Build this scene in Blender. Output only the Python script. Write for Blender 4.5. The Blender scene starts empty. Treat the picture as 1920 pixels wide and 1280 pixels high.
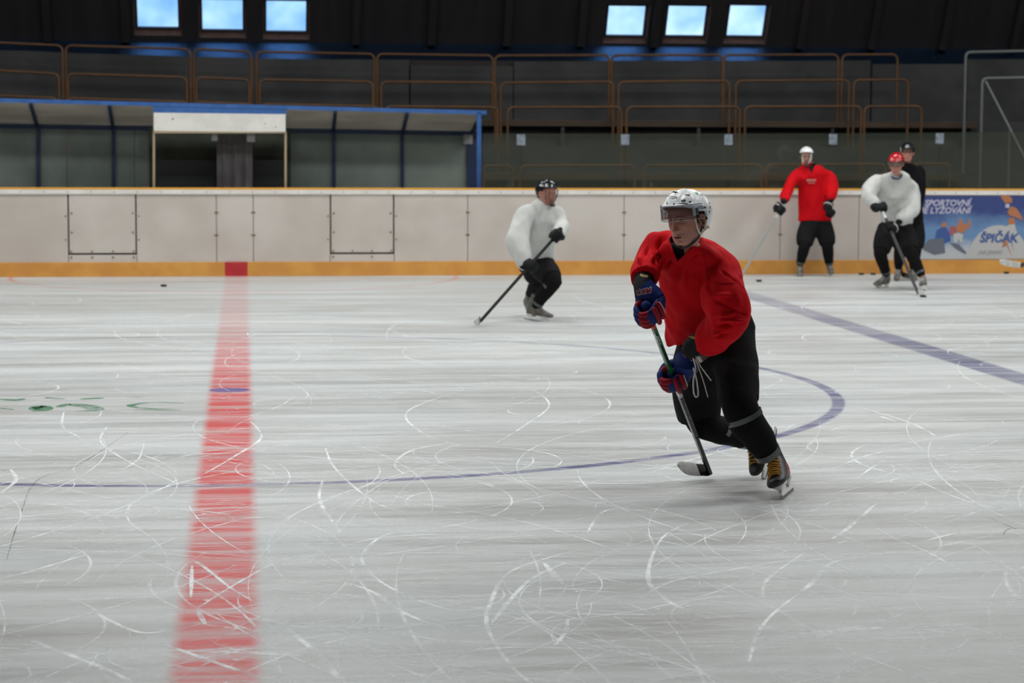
import bpy, bmesh, math, random
import numpy as np
from mathutils import Vector, Matrix, noise
from mathutils.bvhtree import BVHTree

PI = math.pi
SC = bpy.context.scene
COL = SC.collection

# ------------------------------------------------------------------ camera
FPX, CAMH = 4036.0, 1.85
PITCH = math.atan(375 / FPX)
YAW = math.atan(504 / FPX * math.cos(PITCH))
ROLL = .004
camd = bpy.data.cameras.new('camera'); cam = bpy.data.objects.new('camera', camd); COL.objects.link(cam)
camd.sensor_width = 36; camd.lens = FPX * 36 / 1920; camd.clip_start = .1; camd.clip_end = 300
CROT = Matrix.Rotation(-YAW, 4, 'Z') @ Matrix.Rotation(PI / 2 - PITCH, 4, 'X') @ Matrix.Rotation(ROLL, 4, 'Z')
cam.matrix_world = Matrix.Translation((0, 0, CAMH)) @ CROT
SC.camera = cam
camd.dof.use_dof = True; camd.dof.focus_distance = 11.2; camd.dof.aperture_fstop = 4.0
CR3 = CROT.to_3x3(); CAMP = Vector((0, 0, CAMH))

# ------------------------------------------------------------------ world, lamps, exposure
SC.view_settings.view_transform = 'Standard'; SC.view_settings.look = 'None'
SC.view_settings.gamma = 1; SC.view_settings.use_curve_mapping = False
SC.view_settings.exposure = 0.0
W = bpy.data.worlds.new('sky'); SC.world = W; W.use_nodes = True
nt = W.node_tree; bg = nt.nodes['Background']
_tc = nt.nodes.new('ShaderNodeTexCoord'); _ns = nt.nodes.new('ShaderNodeTexNoise'); _ns.inputs['Scale'].default_value = 9
_cr = nt.nodes.new('ShaderNodeValToRGB')
_cr.color_ramp.elements[0].position = .35; _cr.color_ramp.elements[0].color = (.34, .58, .84, 1)
_cr.color_ramp.elements[1].position = .68; _cr.color_ramp.elements[1].color = (.62, .82, .98, 1)
nt.links.new(_tc.outputs['Generated'], _ns.inputs['Vector']); nt.links.new(_ns.outputs['Fac'], _cr.inputs['Fac'])
nt.links.new(_cr.outputs['Color'], bg.inputs['Color']); bg.inputs['Strength'].default_value = 1.7

def area(name, loc, sx, sy, power, color, spread=180, aim=None):
    l = bpy.data.lights.new(name, 'AREA'); l.shape = 'RECTANGLE'; l.size = sx; l.size_y = sy
    l.energy = power; l.color = color; l.spread = math.radians(spread)
    o = bpy.data.objects.new(name, l); COL.objects.link(o); o.location = loc
    if aim is not None:
        o.rotation_euler = (Vector(aim) - Vector(loc)).to_track_quat('-Z', 'Y').to_euler()
    return o
LAMPS = [(x, y) for x in (-8, 0, 8, 16) for y in (12, 20, 26.5)]
for x, y in LAMPS:
    area('ceiling_lamp_light', (x, y, 8.05), 4.6, 1.6, 320, (.97, .99, .985), 180)

# ------------------------------------------------------------------ helpers
def ray(px, py): return CR3 @ Vector(((px - 960) / FPX, -(py - 640) / FPX, -1))
def at(px, py, Y):
    d = ray(px, py); return CAMP + d * (Y / d.y)
def gr(px, py, z=0.):
    d = ray(px, py); return CAMP + d * ((z - CAMH) / d.z)
PXM = lambda Y: FPX / (Y * 1.0)

def mat(name, col=(.5, .5, .5), rough=.5, metal=0., **k):
    m = bpy.data.materials.new(name); m.use_nodes = True
    b = m.node_tree.nodes['Principled BSDF']
    b.inputs['Base Color'].default_value = (*col, 1); b.inputs['Roughness'].default_value = rough
    b.inputs['Metallic'].default_value = metal
    for kk, v in k.items():
        b.inputs[kk.replace('_', ' ')].default_value = v
    return m
class NT:
    """tiny node helper"""
    def __init__(s, m): s.t = m.node_tree; s.n = s.t.nodes; s.l = s.t.links; s.b = s.n.get('Principled BSDF')
    def new(s, typ, **k):
        n = s.n.new('ShaderNode' + typ)
        for a, v in k.items(): setattr(n, a, v)
        return n
    def link(s, a, b): s.l.new(a, b)
    def put(s, x, sock):
        if isinstance(x, (int, float)): sock.default_value = x
        elif isinstance(x, (tuple, list)): sock.default_value = x
        else: s.l.new(x, sock)
    def math(s, op, a, b=0., c=0., clamp=False):
        n = s.new('Math', operation=op, use_clamp=clamp)
        s.put(a, n.inputs[0]); s.put(b, n.inputs[1]); s.put(c, n.inputs[2]); return n.outputs[0]
    def mix(s, f, a, b):
        n = s.new('Mix', data_type='RGBA'); s.put(f, n.inputs[0])
        s.put(a if not (isinstance(a, tuple) and len(a) == 3) else (*a, 1), n.inputs[6])
        s.put(b if not (isinstance(b, tuple) and len(b) == 3) else (*b, 1), n.inputs[7]); return n.outputs[2]
    def ramp(s, f, lo, hi, a=0., b=1.):
        n = s.new('MapRange'); n.clamp = True; n.interpolation_type = 'SMOOTHSTEP'
        s.put(f, n.inputs[0]); n.inputs[1].default_value = lo; n.inputs[2].default_value = hi
        n.inputs[3].default_value = a; n.inputs[4].default_value = b; return n.outputs[0]
    def noise(s, vec, scale=5., detail=3., rough=.5, dist=0.):
        n = s.new('TexNoise'); s.put(vec, n.inputs['Vector']); n.inputs['Scale'].default_value = scale
        n.inputs['Detail'].default_value = detail; n.inputs['Roughness'].default_value = rough
        n.inputs['Distortion'].default_value = dist; return n.outputs['Fac']
    def pos(s, scale=(1, 1, 1), obj=False):
        v = s.new('TexCoord').outputs['Object'] if obj else s.new('NewGeometry').outputs['Position']
        m = s.new('Mapping'); s.link(v, m.inputs['Vector']); m.inputs['Scale'].default_value = scale
        return m.outputs['Vector']
    def bump(s, h, strength=.3, dist=.01):
        n = s.new('Bump'); s.put(h, n.inputs['Height']); n.inputs['Strength'].default_value = strength
        n.inputs['Distance'].default_value = dist; s.link(n.outputs['Normal'], s.b.inputs['Normal'])
def noisy(name, c1, c2, scale=6., rough=.6, stretch=(1, 1, 1), bump=0., bscale=60., lo=.35, hi=.65, **k):
    m = mat(name, c1, rough, **k); t = NT(m)
    f = t.noise(t.pos(stretch), scale, 4, .55); f = t.ramp(f, lo, hi)
    t.link(t.mix(f, c1, c2), t.b.inputs['Base Color'])
    if bump: t.bump(t.noise(t.pos(), bscale, 2), bump, .004)
    return m

# ---- mesh building: everything collects into MB then .build()
class MB:
    def __init__(s): s.v = []; s.f = []; s.m = []; s.mi = 0
    def add(s, vs, fs, mi=None):
        o = len(s.v); s.v += [tuple(v) for v in vs]; s.f += [tuple(i + o for i in f) for f in fs]
        s.m += [s.mi if mi is None else mi] * len(fs); return s
    def box(s, lo, hi, M=None, mi=None, bev=0.):
        (x0, y0, z0), (x1, y1, z1) = lo, hi
        if bev:
            bm = bmesh.new(); bmesh.ops.create_cube(bm, size=1)
            for v in bm.verts: v.co = Vector(((x0 + x1) / 2 + v.co.x * (x1 - x0), (y0 + y1) / 2 + v.co.y * (y1 - y0), (z0 + z1) / 2 + v.co.z * (z1 - z0)))
            bmesh.ops.bevel(bm, geom=bm.edges[:], offset=bev, segments=2, affect='EDGES', profile=.5)
            bm.verts.index_update(); vs = [v.co.copy() for v in bm.verts]; fs = [[v.index for v in f.verts] for f in bm.faces]; bm.free()
        else:
            vs = [Vector(p) for p in ((x0, y0, z0), (x1, y0, z0), (x1, y1, z0), (x0, y1, z0), (x0, y0, z1), (x1, y0, z1), (x1, y1, z1), (x0, y1, z1))]
            fs = [(0, 3, 2, 1), (4, 5, 6, 7), (0, 1, 5, 4), (1, 2, 6, 5), (2, 3, 7, 6), (3, 0, 4, 7)]
        if M is not None: vs = [M @ v for v in vs]
        return s.add(vs, fs, mi)
    def bar(s, a, b, w, h=None, up=(0, 0, 1), mi=None, bev=0.):
        a, b = Vector(a), Vector(b); h = h or w; d = b - a; L = d.length; z = d / L
        x = Vector(up).cross(z)
        if x.length < 1e-4: x = Vector((1, 0, 0)).cross(z)
        x.normalize(); y = z.cross(x)
        M = Matrix((x, y, z)).transposed().to_4x4(); M.translation = a
        return s.box((-w / 2, -h / 2, 0), (w / 2, h / 2, L), M, mi, bev)
    def rings(s, rings, caps=True, mi=None, close=True):
        n = len(rings[0]); vs = [p for r in rings for p in r]; fs = []
        for i in range(len(rings) - 1):
            for j in range(n if close else n - 1):
                k = (j + 1) % n
                fs.append((i * n + j, i * n + k, (i + 1) * n + k, (i + 1) * n + j))
        if caps and close:
            fs.append(tuple(range(n))[::-1]); fs.append(tuple((len(rings) - 1) * n + j for j in range(n)))
        return s.add(vs, fs, mi)
    def tube(s, pts, rad, seg=12, mi=None, res=0, caps=True, flat=1., round_ends=False, up=None):
        pts = [Vector(p) for p in pts]
        rad = [rad] * len(pts) if isinstance(rad, (int, float)) else list(rad)
        if res: pts, rad = spline(pts, rad, res)
        if round_ends:
            for e in (0, 1):
                if e: pts.reverse(); rad.reverse()
                d = (pts[0] - pts[1]).normalized(); r = rad[0] if not isinstance(rad[0], tuple) else min(rad[0])
                ex = []; 
                for a in (80, 55, 28):
                    a = math.radians(a); q = rad[0]
                    ex.append((pts[0] + d * r * math.sin(a), q * math.cos(a) if not isinstance(q, tuple) else (q[0] * math.cos(a), q[1] * math.cos(a))))
                pts = [e_[0] for e_ in ex] + pts; rad = [e_[1] for e_ in ex] + rad
            pts.reverse(); rad.reverse()
        rg = []; x = None
        for i, p in enumerate(pts):
            t = (pts[min(i + 1, len(pts) - 1)] - pts[max(i - 1, 0)]).normalized()
            if x is None:
                r_ = Vector(up) if up is not None else (Vector((0, 0, 1)) if abs(t.z) < .9 else Vector((1, 0, 0)))
                x = (r_ - t * r_.dot(t)).normalized()
            else: x = (x - t * x.dot(t)).normalized()
            y = t.cross(x)
            a, b = rad[i] if isinstance(rad[i], tuple) else (rad[i], rad[i] * flat)
            rg.append([p + x * a * math.cos(2 * PI * j / seg) + y * b * math.sin(2 * PI * j / seg) for j in range(seg)])
        return s.rings(rg, caps, mi)
    def ellipsoid(s, c, r, M=None, seg=20, rg=12, mi=None):
        vs = []
        c = Vector(c)
        R_ = []
        for i in range(1, rg):
            ph = PI * i / rg
            ring = [Vector((r[0] * math.sin(ph) * math.cos(2 * PI * j / seg), r[1] * math.sin(ph) * math.sin(2 * PI * j / seg), -r[2] * math.cos(ph))) for j in range(seg)]
            if M is not None: ring = [M @ q for q in ring]
            R_.append([c + q for q in ring])
        return s.rings(R_, True, mi)
    def build(s, name, mats, parent=None, smooth=None, M=None, clean=False):
        me = bpy.data.meshes.new(name)
        me.from_pydata([tuple(v) for v in s.v], [], s.f); 
        mats = mats if isinstance(mats, (list, tuple)) else [mats]
        for m in mats: me.materials.append(m)
        if len(mats) > 1: me.polygons.foreach_set('material_index', s.m)
        me.update()
        bm = bmesh.new(); bm.from_mesh(me); bmesh.ops.recalc_face_normals(bm, faces=bm.faces); bm.to_mesh(me); bm.free()
        return link(name, me, parent, smooth, M)
def link(name, me, parent=None, smooth=None, M=None):
    o = bpy.data.objects.new(name, me); COL.objects.link(o)
    if M is not None: me.transform(M)
    if parent is not None:
        o.parent = parent; me.transform(parent_inv(parent))
    _PM[o.name] = parent_inv(parent) if parent is not None else Matrix.Identity(4)
    if smooth: shade(me, smooth)
    return o
_PM = {}
def parent_inv(p):
    """world matrix of a parent chain (all plain translations / matrices kept in _PM)"""
    return _PM.get(p.name, Matrix.Identity(4))
def shade(me, ang):
    me.polygons.foreach_set('use_smooth', [True] * len(me.polygons))
    if ang < 179:
        me.update()
        bm = bmesh.new(); bm.from_mesh(me)
        for e in bm.edges:
            if len(e.link_faces) == 2 and e.link_faces[0].normal.angle(e.link_faces[1].normal, 0) > math.radians(ang): e.smooth = False
        bm.to_mesh(me); bm.free()
def empty(name, loc=(0, 0, 0)):
    o = bpy.data.objects.new(name, None); COL.objects.link(o); o.location = loc; o.empty_display_size = .2
    _PM[o.name] = Matrix.Translation(-Vector(loc)); return o
def tag(o, label=None, cat=None, group=None, kind=None):
    if label: o['label'] = label
    if cat: o['category'] = cat
    if group: o['group'] = group
    if kind: o['kind'] = kind
    return o
def sub(part):
    _PM[part.name] = _PM.get(part.parent.name, Matrix.Identity(4)) if part.parent else Matrix.Identity(4)
    return part
def spline(pts, rad, res):
    P, Rr = [], []; n = len(pts)
    isT = any(isinstance(r, tuple) for r in rad)
    if isT: rad = [r if isinstance(r, tuple) else (r, r) for r in rad]
    for i in range(n - 1):
        p0, p1, p2, p3 = pts[max(i - 1, 0)], pts[i], pts[i + 1], pts[min(i + 2, n - 1)]
        for k in range(res):
            t = k / res
            P.append(.5 * ((2 * p1) + (p2 - p0) * t + (2 * p0 - 5 * p1 + 4 * p2 - p3) * t * t + (3 * p1 - p0 - 3 * p2 + p3) * t ** 3))
            q = t * t * (3 - 2 * t)
            Rr.append(tuple(rad[i][c] * (1 - q) + rad[i + 1][c] * q for c in (0, 1)) if isT else rad[i] * (1 - q) + rad[i + 1] * q)
    P.append(pts[-1]); Rr.append(rad[-1]); return P, Rr

def remesh(mb, voxel, smooth=4, fac=.5, name='tmp'):
    me = bpy.data.meshes.new(name); me.from_pydata([tuple(v) for v in mb.v], [], mb.f); me.update()
    bm = bmesh.new(); bm.from_mesh(me); bmesh.ops.recalc_face_normals(bm, faces=bm.faces); bm.to_mesh(me); bm.free()
    o = bpy.data.objects.new(name, me); COL.objects.link(o)
    r = o.modifiers.new('r', 'REMESH'); r.mode = 'VOXEL'; r.voxel_size = voxel
    if smooth:
        sm = o.modifiers.new('s', 'SMOOTH'); sm.factor = fac; sm.iterations = smooth
    dg = bpy.context.evaluated_depsgraph_get(); dg.update()
    out = bpy.data.meshes.new_from_object(o.evaluated_get(dg), depsgraph=dg)
    bpy.data.objects.remove(o); bpy.data.meshes.remove(me)
    out.materials.clear()
    return out
def verts(me):
    a = np.empty(len(me.vertices) * 3); me.vertices.foreach_get('co', a); return a.reshape(-1, 3)
def normals(me):
    a = np.empty(len(me.vertices) * 3); me.vertex_normals.foreach_get('vector', a); return a.reshape(-1, 3)
def setv(me, a): me.vertices.foreach_set('co', np.asarray(a).ravel()); me.update()
def finish(me, name, mats, parent, smooth=180):
    for m in (mats if isinstance(mats, (list, tuple)) else [mats]): me.materials.append(m)
    me.name = name; return link(name, me, parent, smooth)

def cloth(me, folds=(), amp=.004, scale=(9, 9, 4), seed=0):
    """relief of a hanging cloth: soft stretched noise and explicit creases.
    folds: (A, B, depth, width) 3-D segments, + raises, - sinks"""
    v = verts(me); n = normals(me); d = np.zeros(len(v))
    if amp:
        for i, p in enumerate(v):
            q = Vector((p[0] * scale[0] + seed, p[1] * scale[1], p[2] * scale[2] + seed * .7))
            r = noise.noise(q) * 1.0 + noise.noise(q * 2.3) * .45
            d[i] = amp * r * 1.4
    for A, B, dep, w in folds:
        A = np.array(A); B = np.array(B); ab = B - A
        t = np.clip(((v - A) @ ab) / (ab @ ab), 0, 1)
        q = v - (A + t[:, None] * ab); dist = np.sqrt((q ** 2).sum(1))
        q2 = q.copy(); q2[:, 1] *= .35; dist = np.sqrt((q2 ** 2).sum(1))
        front = np.clip(-n[:, 1] * 1.5 + .6, 0, 1)
        d += dep * np.exp(-(dist / w) ** 2) * np.sin(np.pi * np.clip(t * .9 + .08, 0, 1)) ** .5 * front
    setv(me, v + n * d[:, None])

_font_cache = {}
def text_mesh(body, size=1., shear=0., bold=0.):
    c = bpy.data.curves.new('t', 'FONT'); c.body = body; c.size = size; c.shear = shear
    c.align_x = 'CENTER'; c.align_y = 'CENTER'; c.offset = bold; c.resolution_u = 3
    o = bpy.data.objects.new('t', c); COL.objects.link(o)
    dg = bpy.context.evaluated_depsgraph_get(); dg.update()
    me = bpy.data.meshes.new_from_object(o.evaluated_get(dg), depsgraph=dg)
    bpy.data.objects.remove(o); bpy.data.curves.remove(c)
    vs = [v.co.copy() for v in me.vertices]; fs = [tuple(p.vertices) for p in me.polygons]
    bpy.data.meshes.remove(me); return vs, fs
def subdiv_shape(vs, fs, n=1):
    bm = bmesh.new(); B = [bm.verts.new(v) for v in vs]
    for f in fs:
        try: bm.faces.new([B[i] for i in f])
        except ValueError: pass
    bmesh.ops.triangulate(bm, faces=bm.faces)
    for _ in range(n): bmesh.ops.subdivide_edges(bm, edges=bm.edges[:], cuts=1, use_grid_fill=True)
    bm.verts.index_update()
    o = [v.co.copy() for v in bm.verts], [tuple(v.index for v in f.verts) for f in bm.faces]; bm.free(); return o
def bvh_of(objs):
    vs, fs = [], []
    for o in (objs if isinstance(objs, (list, tuple)) else [objs]):
        off = len(vs); P = parent_inv(o.parent).inverted() if o.parent else Matrix.Identity(4)
        vs += [P @ v.co for v in o.data.vertices]; fs += [[i + off for i in p.vertices] for p in o.data.polygons]
    return BVHTree.FromPolygons(vs, fs)
def decal(name, shape, bvh, origin, xdir, ydir, m, parent, off=.0012, sub_n=1, search=.3):
    """lays a flat outline onto a surface: shape in (x, y) metres around origin, pressed along the plane's normal"""
    vs, fs = shape; x = Vector(xdir).normalized(); n = x.cross(Vector(ydir)).normalized(); y = n.cross(x)
    o = Vector(origin); vs, fs = subdiv_shape(vs, fs, sub_n); out = []
    for v in vs:
        p = o + x * v.x + y * v.y
        h = bvh.ray_cast(p + n * search * .5, -n, search)
        out.append((h[0] + n * off) if h[0] is not None else None)
    good = [q for q in out if q is not None]
    if not good: return None
    back = sum(((q - o).dot(n) for q in good)) / len(good)
    out = [q if q is not None else (o + x * vs[i].x + y * vs[i].y + n * back) for i, q in enumerate(out)]
    mb = MB(); mb.add(out, fs); return mb.build(name, m, parent)
def rect(w, h, r=0.):
    if r:
        p = []
        for cx, cy, a0 in ((w / 2 - r, h / 2 - r, 0), (-w / 2 + r, h / 2 - r, 90), (-w / 2 + r, -h / 2 + r, 180), (w / 2 - r, -h / 2 + r, 270)):
            for k in range(4):
                a = math.radians(a0 + k * 30); p.append(Vector((cx + r * math.cos(a), cy + r * math.sin(a), 0)))
        return p, [tuple(range(len(p)))]
    return [Vector((-w / 2, -h / 2, 0)), Vector((w / 2, -h / 2, 0)), Vector((w / 2, h / 2, 0)), Vector((-w / 2, h / 2, 0))], [(0, 1, 2, 3)]
# ------------------------------------------------------------------ the ice
BY = 29.65                                   # face of the far boards
rng = random.Random(7)
def ice_material():
    m = mat('ice', (.6, .65, .65), .3); t = NT(m)
    P = t.pos(); sx = t.new('SeparateXYZ'); t.link(P, sx.inputs[0]); X, Y = sx.outputs[0], sx.outputs[1]
    s1 = t.noise(t.pos((.22, 2.4, 1)), 1.0, 5, .62, .25)      # long streaks left by the resurfacer and skates
    s2 = t.noise(t.pos((1.1, 9.0, 1)), 1.0, 4, .65)
    s3 = t.noise(t.pos((.12, .35, 1)), 1.0, 2, .5)
    s4 = t.noise(t.pos((4, 18, 1)), 1.0, 3, .6)
    a = t.math('ADD', t.math('MULTIPLY', s1, .5), t.math('MULTIPLY', s2, .27))
    a = t.math('ADD', a, t.math('MULTIPLY', s3, .20)); a = t.math('ADD', a, t.math('MULTIPLY', s4, .12))
    f = t.ramp(a, .33, .78)
    base = t.mix(f, (.37, .36, .34), (.65, .67, .665))
    # grazed bluish melt patches
    base = t.mix(t.math('MULTIPLY', t.ramp(t.noise(t.pos((.5, .8, 1)), 1.2, 3), .45, .75), .35), base, (.56, .63, .65))
    snow = t.ramp(t.noise(t.pos((.5, 5.5, 1)), 1.0, 4, .65, .2), .40, .64)
    def line(v, lo, hi, soft):
        return t.math('MULTIPLY', t.ramp(v, lo - soft, lo + soft), t.ramp(v, hi - soft, hi + soft, 1, 0))
    def paint(base, mask, col, cover):
        k = t.math('MULTIPLY', mask, t.math('SUBTRACT', 1.0, t.math('MULTIPLY', snow, cover)))
        return t.mix(k, base, col)
    far = t.ramp(Y, 14, 24)                                   # the red line gets paler over the far half
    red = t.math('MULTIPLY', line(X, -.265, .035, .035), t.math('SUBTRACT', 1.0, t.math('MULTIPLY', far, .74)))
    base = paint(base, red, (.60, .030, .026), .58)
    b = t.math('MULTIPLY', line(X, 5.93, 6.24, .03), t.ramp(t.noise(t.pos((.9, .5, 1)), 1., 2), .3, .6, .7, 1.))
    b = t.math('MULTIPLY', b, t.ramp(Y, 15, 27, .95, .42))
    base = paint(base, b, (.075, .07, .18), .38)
    dx = t.math('SUBTRACT', X, -.122); dy = t.math('SUBTRACT', Y, 16.06)
    r = t.math('SQRT', t.math('ADD', t.math('MULTIPLY', dx, dx), t.math('MULTIPLY', dy, dy)))
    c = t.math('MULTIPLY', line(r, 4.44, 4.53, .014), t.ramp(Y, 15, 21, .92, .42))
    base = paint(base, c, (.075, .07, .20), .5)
    base = paint(base, t.ramp(r, .13, .17, 1, 0), (.08, .07, .26), .3)
    dy2 = t.math('SUBTRACT', Y, BY - .1); dx2 = t.math('SUBTRACT', X, -.12)
    r2 = t.math('SQRT', t.math('ADD', t.math('MULTIPLY', dx2, dx2), t.math('MULTIPLY', dy2, dy2)))
    base = paint(base, t.math('MULTIPLY', line(r2, 2.97, 3.03, .02), .55), (.62, .10, .09), .6)
    t.link(base, t.b.inputs['Base Color'])
    t.link(t.math('ADD', .30, t.math('MULTIPLY', f, .25)), t.b.inputs['Roughness'])
    t.b.inputs['Specular IOR Level'].default_value = .35
    t.bump(t.math('ADD', s2, s4), .10, .01)
    return m
ICE = ice_material()
def snow_mat(name, col, a):
    m = mat(name, col, .7); t = NT(m)
    f = t.ramp(t.noise(t.pos((1.6, 1.6, 1)), 2.0, 4, .75), .30, .64)
    t.link(t.math('MULTIPLY', f, a), t.b.inputs['Alpha']); return m
SCR = snow_mat('cut_snow', (.90, .93, .93), 1.0); SCR2 = snow_mat('fine_cut', (.94, .96, .96), .72)
GRO = snow_mat('groove', (.16, .15, .14), .7); GRN = snow_mat('green_paint', (.05, .21, .09), .85)

ice = MB()
ice.add([(-16, -1, 0), (24, -1, 0), (24, BY + .05, 0), (-16, BY + .05, 0)], [(0, 1, 2, 3)], 0)
_sz = [0.0006]
def ribbon(pts, w, mi):
    """a cut in the ice: a narrow strip lying on it, tapering at both ends"""
    _sz[0] += 2e-7; z = _sz[0]; n = len(pts); vs = []; 
    for i, p in enumerate(pts):
        a = pts[max(i - 1, 0)]; b = pts[min(i + 1, n - 1)]
        dx, dy = b[0] - a[0], b[1] - a[1]; L = math.hypot(dx, dy) or 1
        k = w * (.25 + .75 * math.sin(PI * min(max(i / (n - 1), .02), .98)) ** .6) * (.8 + .4 * noise.noise(Vector((p[0] * 3, p[1] * 3, w * 90))))
        vs += [(p[0] - dy / L * k / 2, p[1] + dx / L * k / 2, z), (p[0] + dy / L * k / 2, p[1] - dx / L * k / 2, z)]
    ice.add(vs, [(2 * i, 2 * i + 1, 2 * i + 3, 2 * i + 2) for i in range(n - 1)], mi)
def arc(cx, cy, r, a0, a1, w, mi, el=1.):
    n = max(6, int(abs(a1 - a0) * r / .09)); n = min(n, 60)
    ribbon([(cx + r * math.cos(a0 + (a1 - a0) * i / n), cy + el * r * math.sin(a0 + (a1 - a0) * i / n)) for i in range(n + 1)], w, mi)
def pxcurve(pp, w, mi):
    P, _ = spline([gr(*p) for p in pp], [1.] * len(pp), 8)
    ribbon([(p.x, p.y) for p in P], w, mi)
# long cuts read off the photograph
for pp, w in [
    ([(830, 995), (730, 1000), (680, 1040), (700, 1080), (770, 1120), (850, 1145)], .012),
    ([(1085, 1030), (960, 1070), (920, 1130), (915, 1180), (960, 1250), (1010, 1290)], .012),
    ([(1060, 1055), (990, 1090), (920, 1170)], .014), ([(1020, 1055), (1055, 1095)], .02),
    ([(1290, 980), (1240, 1010), (1215, 1080), (1250, 1125), (1330, 1160)], .013),
    ([(1480, 1050), (1360, 1070), (1260, 1090), (1200, 1120)], .012),
    ([(1640, 1040), (1560, 1055), (1520, 1095), (1450, 1150), (1420, 1190), (1405, 1240)], .013),
    ([(1500, 1200), (1600, 1180), (1700, 1178), (1770, 1185)], .02),
    ([(1510, 1035), (1440, 1085), (1430, 1120)], .010), ([(1645, 942), (1590, 990), (1560, 1010)], .014),
    ([(1620, 965), (1660, 1000), (1740, 1035), (1800, 1070)], .010), ([(1730, 1015), (1800, 997)], .012),
    ([(1885, 1070), (1890, 1100), (1920, 1130)], .014), ([(1720, 900), (1800, 935), (1900, 960)], .012),
    ([(200, 800), (190, 830), (250, 870), (330, 905)], .009), ([(470, 790), (490, 820), (440, 855), (380, 890)], .009),
    ([(120, 770), (118, 800), (150, 820)], .010), ([(270, 830), (260, 860), (230, 880)], .008),
    ([(610, 840), (630, 880), (700, 940), (760, 960)], .009), ([(605, 900), (600, 940), (640, 1000)], .012),
    ([(20, 880), (30, 900), (0, 925)], .014), ([(180, 1150), (260, 1185), (330, 1180)], .014),
    ([(30, 1190), (110, 1220), (200, 1255), (260, 1285)], .016), ([(300, 1205), (400, 1240), (500, 1275)], .014),
    ([(370, 1140), (450, 1090), (530, 1050), (600, 1040)], .010), ([(370, 1145), (385, 1170)], .014),
    ([(540, 1180), (600, 1230), (650, 1290)], .014), ([(0, 1085), (60, 1070), (160, 1040)], .010),
    ([(300, 1060), (360, 1050), (430, 1100), (480, 1130)], .010), ([(360, 1060), (358, 1120)], .010),
    ([(760, 890), (740, 870), (770, 845), (840, 830)], .008), ([(1000, 730), (1030, 760), (980, 800), (930, 830)], .008),
    ([(870, 730), (765, 770), (790, 810), (860, 835)], .008), ([(1600, 760), (1700, 790), (1760, 820)], .011),
    ([(1560, 880), (1640, 850), (1760, 835)], .008), ([(1650, 780), (1680, 790)], .02), ([(1660, 860), (1600, 900)], .008),
    ([(1375, 940), (1500, 960), (1560, 940)], .008), ([(640, 1090), (700, 1110), (760, 1150), (840, 1180)], .012),
    ([(560, 1050), (700, 1010), (860, 1000)], .010), ([(700, 940), (830, 950), (1010, 985), (1180, 1040)], .008),
    ([(1040, 1210), (1060, 1185), (1065, 1160)], .014), ([(1100, 1000), (1130, 960), (1180, 950)], .010)]:
    pxcurve(pp, w * 2.0, 1)
pxcurve([(240, 810), (150, 870), (70, 900), (40, 960), (12, 1050)], .010, 3)
pxcurve([(1920, 990), (1890, 992), (1880, 1005)], .012, 3); pxcurve([(1855, 970), (1905, 992)], .008, 3)
# the finer net of older cuts all over the sheet
for i in range(800):
    y = rng.uniform(5.8, 26) if i % 3 else rng.uniform(5.8, 13); half = y * .30
    cx, cy = rng.uniform(y * .12 - half * 1.1, y * .12 + half * 1.1), y
    r = rng.choice([.3, .5, .9, 1.6, 3, 6]) * rng.uniform(.7, 1.4)
    a0 = rng.uniform(0, 2 * PI); sp = min(rng.uniform(.5, 2.6), rng.uniform(1.2, 4.5) / r)
    arc(cx - r * math.cos(a0 + sp / 2), cy - r * math.sin(a0 + sp / 2), r, a0, a0 + sp, rng.uniform(.006, .017), rng.choice([1, 2, 2, 2]))
for i in range(700):                          # nearly straight grazes along the direction of play
    y = rng.uniform(5.8, 24); half = y * .28; cx = rng.uniform(y * .12 - half, y * .12 + half)
    a = rng.gauss(0, .22); L = rng.uniform(.4, 2.2)
    ribbon([(cx + L * (k / 8 - .5) * math.cos(a), y + L * (k / 8 - .5) * math.sin(a) + .02 * math.sin(k)) for k in range(9)], rng.uniform(.004, .012), 2)
for i in range(500):                          # ice chips
    y = rng.uniform(6, 20); x = rng.uniform(y * .12 - y * .27, y * .12 + y * .27); s = rng.uniform(.003, .009)
    if i < 140: y = rng.gauss(15.6, .6); x = rng.uniform(-4, 2.5)
    ice.add([(x - s * 2, y, .0012), (x, y - s, .0012), (x + s * 2, y, .0012), (x, y + s, .0012)], [(0, 1, 2, 3)], 4)
# worn green letters by the centre spot
for pp, w in [([(0, 748), (30, 750), (45, 747)], .10), ([(60, 768), (75, 762), (82, 768), (60, 770)], .16), ([(85, 745), (120, 748)], .09),
              ([(110, 763), (130, 758), (165, 762), (178, 768), (140, 772)], .14), ([(150, 748), (195, 746)], .09), ([(238, 745), (268, 744)], .08),
              ([(345, 756), (290, 754), (245, 760), (280, 766), (340, 766)], .07), ([(250, 768), (340, 769)], .03), ([(0, 765), (25, 768)], .05)]:
    pxcurve(pp, w, 5)
fl = ice.build('floor', [ICE, SCR, SCR2, GRO, snow_mat('ice_chip', (.9, .93, .94), 1.5), GRN]); tag(fl, kind='structure')
CONC = noisy('concrete', (.10, .10, .095), (.15, .15, .14), 2, .9)
b = MB(); b.box((-16, BY + .05, -.2), (24, 40, -.002)); tag(b.build('floor', CONC), kind='structure')

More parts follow.
